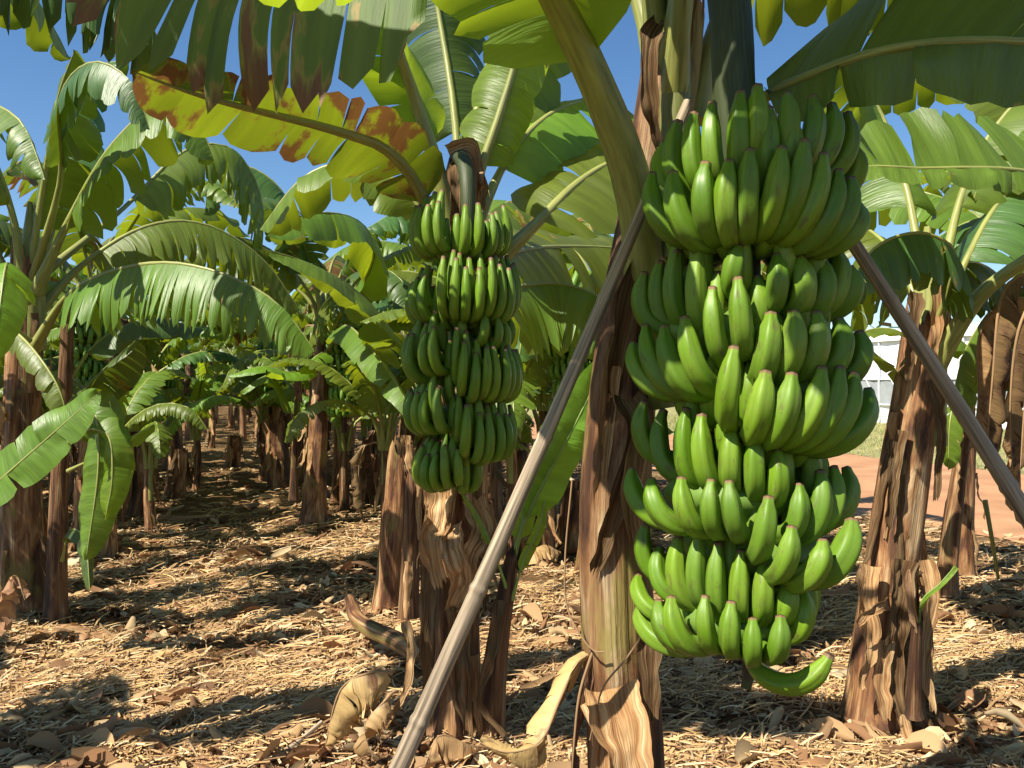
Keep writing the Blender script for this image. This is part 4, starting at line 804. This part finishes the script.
ks = plant(P(292, 497, 9.3), 'thin bright green young banana shoot beside the slim mottled stem', name='banana_sucker'); ks['category'] = 'banana sucker'
pseudostem(ks, PP([(294, 500, 8.5), (296, 430, 8.5), (300, 350, 8.5)]), .045, .018, 53, 'trunk_green', n=24, sides=14)
leaf(ks, PP([(298, 420, 8.5), (300, 360, 8.4), (299, 320, 8.4)]), .08, blade=.3, fold=50, droop=20, strips=1, tear=0, seed=107, r0=.02, mt='leaf_young', hint=(0, -1, 0))
leaf(ks, PP([(298, 440, 8.4), (302, 410, 8.2), (310, 440, 8.1), (314, 480, 8.0)]), .06, blade=.2, fold=30, droop=20, strips=1, tear=0, seed=108, r0=.012, mt='leaf_young', hint=(0, -1, 0))
leaf(ks, PP([(298, 430, 8.4), (280, 385, 8.3), (262, 378, 8.2), (240, 392, 8.1)]), .09, blade=.2, fold=30, droop=20, strips=2, tear=3, seed=109, r0=.012, mt='leaf_young')
rebase(ks)

# sucker between the two bunches
us = plant(P(488, 742, 3.02), 'young sucker with bright leaves rising between the left prop and the nearest stem', name='banana_sucker'); us['category'] = 'banana sucker'
pseudostem(us, PP([(488, 748, 3.03), (497, 650, 3.0), (510, 570, 2.98), (516, 535, 2.97)]), .055, .022, 54, 'trunk_dark', n=44, sides=30, amp=.12)
leaf(us, PP([(512, 580, 2.97), (520, 535, 2.95), (548, 475, 2.92), (580, 415, 2.9), (612, 348, 2.88)]), .082, blade=.26, roll=-35, fold=-8, droop=12, strips=2, tear=2, seed=111, r0=.017, mt='leaf_young', pm='young_stem', wave=6, hint=(0, -1, .8), g=.1)
leaf(us, PP([(512, 580, 2.97), (520, 530, 2.95), (534, 480, 2.93), (548, 420, 2.9)]), .06, blade=.25, roll=0, fold=40, droop=15, strips=1, tear=0, seed=112, r0=.014, mt='leaf_young', pm='young_stem', hint=(0, -1, 0))
leaf(us, PP([(508, 590, 2.97), (490, 540, 2.9), (475, 510, 2.9), (462, 492, 2.9)]), .02, blade=.3, fold=40, droop=15, strips=1, tear=0, seed=113, r0=.008, mt='leaf_young', pm='young_stem')
leaf(us, PP([(512, 600, 2.97), (524, 560, 2.92), (538, 530, 2.9), (545, 500, 2.9)]), .03, blade=.3, fold=40, droop=15, strips=1, tear=0, seed=114, r0=.008, mt='leaf_young', pm='young_stem', hint=(0, -1, 0))
flap(us, PP([(500, 600, 2.95), (492, 650, 2.92), (480, 700, 2.92), (505, 735, 2.9)]), .05, 115, 60, 'dry_dark')
rebase(us)
# sucker at the foot of the right plant
vs = plant(P(914, 712, 3.05), 'small dark-stemmed sucker with one thin green leaf at the foot of the right stem', name='banana_sucker'); vs['category'] = 'banana sucker'
pseudostem(vs, PP([(912, 716, 3.05), (915, 660, 3.04), (919, 600, 3.03)]), .032, .014, 55, 'trunk_dark', n=30, sides=18)
leaf(vs, PP([(918, 630, 3.03), (922, 600, 3.0), (938, 585, 2.97), (955, 566, 2.95)]), .015, blade=.2, fold=40, droop=15, strips=1, tear=0, seed=116, r0=.007, mt='leaf_young', pm='young_stem')
leaf(vs, PP([(918, 640, 3.03), (912, 600, 3.0), (908, 570, 2.99)]), .02, blade=.2, fold=40, droop=15, strips=1, tear=0, seed=117, r0=.007, mt='dry', pm='dry_rib', name='dry_leaf')
rebase(vs)
ws = plant(P(953, 598, 5.1), 'thin leaning banana sucker with drooping green leaves behind the right prop', name='banana_sucker'); ws['category'] = 'banana sucker'
pseudostem(ws, PP([(945, 604, 4.95), (950, 540, 4.95), (962, 450, 4.95), (970, 400, 4.95)]), .06, .03, 56, 'trunk', n=40, sides=24)
for i, a in enumerate(([(968, 420, 4.9), (975, 370, 4.8), (960, 340, 4.7), (930, 345, 4.6)], [(968, 420, 4.9), (985, 360, 4.8), (1010, 330, 4.8), (1030, 350, 4.8)], [(966, 430, 4.9), (958, 400, 4.8), (950, 420, 4.7), (948, 470, 4.7)], [(966, 430, 4.9), (940, 380, 5), (920, 385, 5.1), (905, 410, 5.2)])):
    leaf(ws, PP(a), .10, blade=.25, fold=30, droop=30, strips=3, tear=6, seed=118+i, r0=.014, mt=('leaf', 'leaf_young')[i % 2])
rebase(ws)

# ------------------------------------------------------------------ cut stems
def stump(px, py, top, r, label, seed, lean=0, mt='trunk', d=None, nf=5, group=None):
    d = d or CAMH*F/(py-384); b = P(px, py, d); t = P(top[0], top[1], d-.03); root = empty('banana_stump', b, label, 'banana stump', group)
    rnd = random.Random(seed)
    for L_, (rr, dz) in enumerate(((1, 0), (.78, .02), (.5, -.05))):
        m = MB(); n = 34; sd = 40; fn = trunk_fn(seed+L_, .12); g = []; uv = []; ln = (t-b).length+dz
        for i in range(n):
            row = []; ur = []
            for k in range(sd):
                a = 2*PI*k/sd; cut = 1-.10*abs(nz(math.cos(a)*1.6, math.sin(a)*1.6, seed+L_))*2-.05*nz(a*5, seed)
                s = i/(n-1)*cut; p = b.lerp(t, s)+V((0, 0, dz*s-.03*(1-s))); R_ = r*rr*(1+.28*math.exp(-s*9))*(1-.14*s)*fn(a, s, s*ln)
                row.append(p+V((math.cos(a)*R_, math.sin(a)*R_, 0))); ur.append((k/sd, s*ln))
            g.append(row); uv.append(ur)
        m.grid(g, uv, True); m.build(('outer_sheath', 'inner_sheath', 'core')[L_], M[('trunk', 'trunk', 'trunk_dark')[L_]] if L_ else M[mt], root)
    skirt(root, b, t, r, seed, nf, lo=.3, hi=1., ln=(.12, .4), w=(.03, .08)); rebase(root); return root
stump(388, 612, (402, 440), .085, 'tall orange-brown cut banana stem, sunlit on its left face, left of the second bunch', 201, nf=3)
stump(408, 622, (414, 470), .055, 'narrow dark cut stem leaning against the tall orange-brown one', 202, mt='trunk_dark', nf=4)
stump(282, 487, (272, 420), .16, 'broad pale cut stem in tatters at the right side of the lane', 203, nf=9)
stump(266, 452, (262, 395), .15, 'cut banana stem farther along the right side of the lane, behind the tattered pale one', 204, nf=7)
stump(365, 505, (372, 455), .10, 'low cut stem in shade between the mottled stem and the orange-brown stump', 205, nf=6)
stump(548, 520, (552, 430), .085, 'cut stem with a pale torn sheath between the sucker and the near stem', 206, nf=6)
stump(590, 540, (590, 420), .07, 'thin reddish cut stem just left of the near stem', 207, nf=4)
stump(520, 500, (522, 425), .09, 'cut stem half hidden behind the left bamboo prop', 208, nf=5)
stump(345, 470, (350, 425), .12, 'short cut stem behind the mottled slim stem', 209, nf=5)
stump(98, 520, (105, 440), .10, 'dark cut stem behind the left sucker leaves', 210, nf=5)
stump(960, 575, (965, 430), .075, 'slim reddish cut stem behind the right bamboo prop', 211, d=5.6, nf=4)
stump(190, 440, (192, 400), .12, 'cut stem on the left side of the lane, far down', 212, nf=3)

for px, d, h, r, lab in [(232, 13, .5, .12, 'small cut stem at the end of the lane, right side'), (175, 9.6, .55, .12, 'cut stem left of the lane, half in shade'), (140, 8.2, .7, .11, 'taller cut stem left of the lane behind the sucker leaves'), (300, 11, .6, .13, 'cut stem behind the slim mottled stem, left of it'),
    (398, 9, .6, .12, 'cut stem far behind the second bunch, to its left'), (428, 7.2, .5, .1, 'low cut stem just left of the second bunch, behind'), (535, 8.5, .6, .12, 'cut stem far behind, right of the second bunch'), (570, 6.5, .55, .1, 'cut stem behind the left prop, near the young sucker'), (85, 6.3, .6, .1, 'cut stem behind the left edge stems')]:
    y0 = 384+CAMH*F/d; stump(px, y0, (px+r*30, 384+(CAMH-h)*F/d), r, lab, 900+px, nf=6)

# ------------------------------------------------------------------ bamboo props
def prop(a, b, r0, r1, label, seed, nodes):
    root_loc = a; m = MB(); L = (b-a).length; rnd = random.Random(seed); ns = [(i+rnd.uniform(-.12, .12)+.5)/nodes for i in range(nodes)]
    mid = a.lerp(b, .5)+V((.022, 0, .03))
    def fn(an, s, l):
        v = 1+.05*nz(math.cos(an), math.sin(an), s*9+seed)
        for q in ns:
            dd = abs(s-q)*L; v += .11*math.exp(-(dd/.005)**2)-.05*math.exp(-((dd-.012)/.006)**2)+.05*math.exp(-(dd/.03)**2)
        return v
    tube(m, [a, mid, b], lambda s: r0+(r1-r0)*s, 420, 18, fn=fn); 
    # split top end cap
    return tag(m.build('bamboo_pole', M['bamboo'], origin=a), label, 'bamboo pole', 'bamboo props holding up the near plant')
a = P(395, 768, 1.52); b = P(640, 212, 1.66); d_ = (b-a); k = -a.z/(b.z-a.z)*1.0; foot = a+d_*k; tip = b+d_*.22
prop(foot, tip, .0205, .0105, 'long grey-brown bamboo prop slanting from lower left up behind the large bunch', 1, 7)
a = P(1030, 556, 1.62); b = P(843, 240, 1.72); d_ = (b-a); k = -a.z/(b.z-a.z); foot = a+d_*k; tip = b+d_*.5
prop(foot, tip, .0215, .012, 'bamboo prop slanting down to the right edge from behind the large bunch', 2, 6)

# ------------------------------------------------------------------ fallen things one can point at
def fallen(pts, W, label, seed, mt='dry', **kw):
    r = empty('dry_leaf', PP(pts)[0], label, 'dry leaf')
    leaf(r, PP(pts), W, mt=mt, pm='dry_rib', name='blade', seed=seed, **{**dict(blade=.08, fold=20, droop=50, r0=.008, crumple=.035, gap=.35, cup=.35, res=1.4), **kw, 'strips': 7, 'tear': 34}); rebase(r)
fallen([(392, 672, 2.95), (370, 672, 2.9), (340, 690, 2.88), (325, 745, 2.85)], .18, 'big curled tan dead leaf standing at the foot of the left prop', 301, fold=50, droop=80, strips=4)
fallen([(395, 690, 2.85), (385, 700, 2.8), (365, 725, 2.78), (370, 752, 2.76)], .10, 'folded tan dead leaf in front of the big curled one', 302, fold=40, droop=80)
fallen([(35, 640, 4.3), (55, 628, 4.25), (80, 632, 4.2), (105, 640, 4.15)], .12, 'flat tan dead leaf on the mulch at lower left', 303, fold=-10, droop=30, crumple=.02)
fallen([(-5, 640, 4.0), (0, 600, 4.0), (15, 575, 4.0), (25, 600, 3.95)], .10, 'pale curled dead leaf at the left edge by the stem', 304)
fallen([(500, 748, 2.95), (470, 745, 2.85), (440, 735, 2.8), (425, 765, 2.75)], .10, 'curled pale dead leaf at the foot of the sucker', 305, fold=50, droop=70)
fallen([(560, 552, 5.2), (545, 545, 5.1), (530, 552, 5.0), (522, 556, 5.0)], .12, 'bleached torn leaf at the foot of the cut stem', 306, fold=20)
fallen([(125, 660, 3.9), (150, 655, 3.85), (175, 648, 3.8)], .07, 'narrow grey curled leaf on the mulch beside the flat tan one', 307, fold=50)
fallen([(250, 738, 2.98), (275, 735, 2.97), (300, 722, 2.97)], .06, 'small brown folded leaf near the bottom left of centre', 308, fold=60)
def stick(pts, r, label, m='bamboo', name='stick', cat='stick'):
    mb = MB(); c = PP(pts); tube(mb, c, lambda s: r*(1-.3*s), 30, 10, fn=lambda a, s, L: 1+.1*nz(a, L*20)); tag(mb.build(name, M[m], origin=c[0]), label, cat)
stick([(838, 734, 3.08), (890, 729, 3.12), (944, 724, 3.15)], .013, 'short pale stick on the straw before the right stem')
stick([(262, 762, 2.86), (290, 748, 2.9), (322, 722, 3.0)], .012, 'thin grey stick on the mulch by the curled dead leaf')
stick([(420, 655, 3.75), (395, 640, 3.8), (360, 622, 3.95), (350, 600, 4.3)], .045, 'fallen tan leaf stalk lying beside the orange-brown stump', 'trunk', 'leaf_stalk', 'leaf stalk')
stick([(148, 517, 8.0), (175, 520, 7.9), (215, 518, 8.0)], .05, 'fallen pale stem across the lane', 'dry', 'leaf_stalk', 'leaf stalk')
stick([(985, 500, 4.4), (992, 540, 4.4), (998, 578, 4.5)], .012, 'dark thin stake standing in the ground at the right', 'petiole_dark', 'stake', 'stake')
stick([(560, 455, 6.6), (556, 500, 6.6)], .02, 'thin stake among the stems behind', 'bamboo', 'stake', 'stake')

# ------------------------------------------------------------------ rows behind
def copy_tree(o, parent=None):
    c = o.copy(); COL.objects.link(c); c.parent = parent
    for ch in kids.get(o.name, []): copy_tree(ch, c)
    return c
protos = []
for i in range(6):
    r_ = empty('banana_plant', (0, 0, 0), 'x', 'banana plant')
    rule_plant(r_, (0, 0, 0), (2.0, 1.75, 2.15, 1.85, 2.05, 1.7)[i], 400+i*7, nl=(6, 7, 6, 7, 6, 7)[i], r=.12, LL=(1.95, 1.7, 2.1, 1.8, 2, 1.75)[i], W=.31, res=.42, lean=(random.Random(i).uniform(-.1, .1), 0), bunch=(R(20), None, R(-60), None, R(80), None)[i], dry=4, skirts=9)
    protos.append(r_)
far = []
for i in range(4):
    r_ = empty('banana_plant', (0, 0, 0), 'x', 'banana plant'); mg = {k: MB() for k in ('trunk', 'leaf', 'midrib', 'dry', 'fruit')}
    rule_plant(None, (0, 0, 0), (2.0, 1.8, 2.15, 1.9)[i], 700+i*7, nl=7, r=.13, LL=2.0, W=.33, res=.28, merge=mg, bunch=R(30) if i == 1 else None, dry=5, skirts=7)
    mg['trunk'].build('pseudostem', M['trunk'], r_); mg['leaf'].build('foliage', M[('leaf', 'leaf_dark', 'leaf', 'leaf_worn')[i]], r_); mg['midrib'].build('midribs', M['petiole'], r_); mg['dry'].build('dry_foliage', M['dry_dark'], r_)
    if mg['fruit'].v: mg['fruit'].build('banana_bunch', M['banana_far'], r_)
    far.append(r_)
kids = {}
for o in bpy.data.objects:
    if o.parent: kids.setdefault(o.parent.name, []).append(o)
used = set(); rr_ = random.Random(77)
def put_copy(src, x, y, rz, s, label, group):
    if src.name in used: o = copy_tree(src)
    else: o = src; used.add(src.name)
    o.location = (x, y, 0); o.rotation_euler = (0, 0, rz); o.scale = (s, s, s); o['label'] = label; o['group'] = group; return o
ORD = ('nearest', 'second', 'third', 'fourth', 'fifth', 'sixth', 'seventh', 'eighth', 'ninth', 'tenth')
near_rows = {
 'row along the left side of the lane': [(-1.12, y) for y in (7.2, 9.2, 11.1, 13.0, 15)],
 'row right of the lane, beyond the slim mottled stem': [(.85, y) for y in (9.9, 11.9, 13.8, 15.8)],
 'second row left of the lane': [(-3.1, y) for y in (6.4, 8.3, 10.3, 12.2, 14.3)],
 'row behind the two bunches': [(2.55, y) for y in (5.5, 7.3, 9.3, 11.2, 13.2, 15.2)],
 'last row before the red road': [(4.5, y) for y in (7.9, 9.8, 11.8, 13.7)],
 'third row left of the lane': [(-5.1, y) for y in (7.5, 9.5, 11.5, 13.5)]}
i = 0
for rn, spots in near_rows.items():
    for k, (x0, y) in enumerate(spots):
        y += rr_.uniform(-.35, .35); pi_ = i % 6
        if rn.startswith('row along the left') and k == 0: pi_ = 0
        put_copy(protos[pi_], rowx(x0, y)+rr_.uniform(-.3, .3), y, rr_.uniform(-.5, .5) if pi_ == 0 else rr_.random()*6.28, rr_.uniform(.9, 1.05), f'{ORD[k]} banana plant in the {rn}', 'banana plants in the rows'); i += 1
for x0 in (-11, -9, -7, -5.1, -3.1, -1.12, .85, 2.55, 4.4):
    y = 16.8+rr_.random()
    while y < 46:
        x = rowx(x0, y)+rr_.uniform(-.45, .45)
        if abs(x/y) < .72 and not (x0 < -6 and y < 9):
            put_copy(far[rr_.randrange(4)], x, y, rr_.random()*6.28, rr_.uniform(.92, 1.12), 'far banana plant among the crowded stems at the back of the rows', 'far banana plants')
        y += rr_.uniform(1.8, 2.3)*(1 if y < 30 else 1.5)
# young shoots with low leaves along the rows
yp = empty('banana_sucker', (0, 0, 0), 'x', 'banana sucker'); rule_plant(yp, (0, 0, 0), .8, 900, nl=6, r=.05, LL=1.15, W=.19, res=.4, dry=0, skirts=2, leafmts=('leaf', 'leaf_young', 'leaf'), up=10)
yq = empty('banana_sucker', (0, 0, 0), 'x', 'banana sucker'); rule_plant(yq, (0, 0, 0), 1.1, 905, nl=7, r=.055, LL=1.3, W=.2, res=.4, dry=1, skirts=2, leafmts=('leaf', 'leaf_young', 'leaf_dark'), up=6)
for o in bpy.data.objects:
    if o.parent: kids.setdefault(o.parent.name, []) 
kids.clear()
for o in bpy.data.objects:
    if o.parent: kids.setdefault(o.parent.name, []).append(o)
for k, (x0, y, rn) in enumerate([(-1.35, 8.2, 'left of the lane'), (-1.0, 10.2, 'left of the lane'), (-1.3, 12.2, 'left of the lane'), (1.0, 10.7, 'right of the lane'), (.7, 12.8, 'right of the lane'), (.95, 15, 'right of the lane'), (-1.2, 14.2, 'left of the lane'),
    (2.4, 6.3, 'behind the two bunches'), (2.6, 8.3, 'behind the two bunches'), (-3.0, 7.3, 'in the second row left of the lane'), (-3.2, 9.4, 'in the second row left of the lane'), (2.5, 10.3, 'behind the two bunches'), (-.35, 17, 'at the far end of the lane'), (.35, 19.5, 'at the far end of the lane'), (.1, 24, 'at the far end of the lane'), (-.4, 27, 'at the far end of the lane'), (.3, 31, 'at the far end of the lane'), (-1.6, 7.7, 'left of the lane'), (-1.5, 9.8, 'left of the lane'), (1.2, 9.2, 'right of the lane'), (-1.7, 11.2, 'left of the lane'), (1.3, 11.6, 'right of the lane'), (-2.6, 6.6, 'in the second row left of the lane'), (1.7, 8.8, 'between the lane and the row behind the bunches'), (1.8, 10.9, 'between the lane and the row behind the bunches'), (-1.9, 13.4, 'in the second row left of the lane'), (2.1, 7.0, 'between the lane and the row behind the bunches'), (2.0, 5.9, 'behind the two bunches'), (2.9, 7.6, 'behind the two bunches'), (-2.5, 8.6, 'in the second row left of the lane'), (-3.4, 10.9, 'in the second row left of the lane')]):
    put_copy((yp, yq)[k % 2], rowx(x0, y), y, k*1.7, 1.4 if 'far end' in rn else (1, 1.2, .85)[k % 3], f'{ORD[sum(1 for q in range(k) if seen_[q] == rn)] if (seen_ := globals().setdefault("seen_", [])) is not None else ""} young banana shoot {rn}'.strip(), 'young banana shoots in the rows'); seen_.append(rn)
for k, (px, d, sc_, lab) in enumerate([(196, 10.2, 1.0, 'sunlit young banana shoot at the left border of the lane, halfway down'), (262, 11.2, .8, 'small leafy shoot at the right border of the lane, far down'), (345, 8.6, 1.0, 'leafy shoot just right of the slim mottled stem'), (385, 6.6, .85, 'leafy shoot behind the orange-brown cut stem'),
    (150, 7.4, .9, 'leafy shoot behind the young sucker at the left, beside the lane'), (112, 6.2, .8, 'leafy shoot among the stems behind the left sucker'), (545, 6.0, .9, 'leafy shoot seen between the second bunch and the nearest stem')]):
    put_copy((yp, yq)[k % 2], (px-512)/F*d, d, k*2.3+.5, sc_, lab, 'leafy shoots beside the lane')
rk = random.Random(41); cnt = {}
for k in range(22):
    x0 = rk.choice((-4.0, -3.3, -2.1, -1.5, 1.25, 1.6, 2.3, 3.2)); y = rk.uniform(7.0, 15); rn = 'among the stems left of the lane' if x0 < 0 else 'among the stems right of the lane'; cnt[rn] = cnt.get(rn, 0)+1
    put_copy((yp, yq)[k % 2], rowx(x0, y), y, rk.random()*6.28, rk.uniform(.85, 1.25), 'low bright leafy banana shoot '+rn, 'young banana shoots '+rn)
def far_wood():
    rw = np.random.RandomState(9); N = 42000; x = rw.uniform(-75, 45, N); y = rw.uniform(48, 62, N); h = 3.2+1.1*np.sin(x*.9)+.8*np.sin(x*2.3+1); z = rw.rand(N)**.7*h; s = rw.uniform(.15, .55, N); Vt = np.zeros((N, 4, 3)); u = rw.normal(size=(N, 3)); u /= np.linalg.norm(u, axis=1)[:, None]; w = np.cross(u, rw.normal(size=(N, 3))); w /= np.linalg.norm(w, axis=1)[:, None]
    for i, (a, b) in enumerate(((-1, -.3), (1, -.3), (1, .3), (-1, .3))): Vt[:, i] = np.stack([x, y, z], 1)+u*(s*a)[:, None]+w*(s*b)[:, None]
    pal = np.array([(.05, .11, .025), (.08, .15, .03), (.035, .08, .025), (.12, .17, .05), (.10, .07, .035)]); ti = pal[rw.randint(0, 5, N)]
    np_mesh('far_wood', Vt.reshape(-1, 3), np.arange(N*4).reshape(-1, 4), np.repeat(ti, 4, 0), attr_mat('far_leaves', .5, .3))
far_wood()
# neighbours just outside the frame whose leaves reach in or shade the ground
for k, (x, y, s, rz, lab) in enumerate([
    (3.05, 4.6, 1.05, .3, 'banana plant behind the right-edge one, its leaves filling the upper right'),
    (-2.9, -.7, 1.0, 2.1, 'banana plant standing left of the camera'),
    (-4.3, 3.6, 1.0, 1.1, 'banana plant outside the left edge in the second row'),
    (-3.4, .9, 1.05, 4.0, 'banana plant left of the camera in the second row'),
    (.2, -1.3, 1.0, .9, 'banana plant behind the camera'),
    (2.9, 1.9, 1.0, 5.0, 'banana plant outside the right edge')]):
    put_copy(protos[(1, 3, 5, 1, 3, 5)[k]], x, y, rz, s, lab, 'banana plants in the rows')
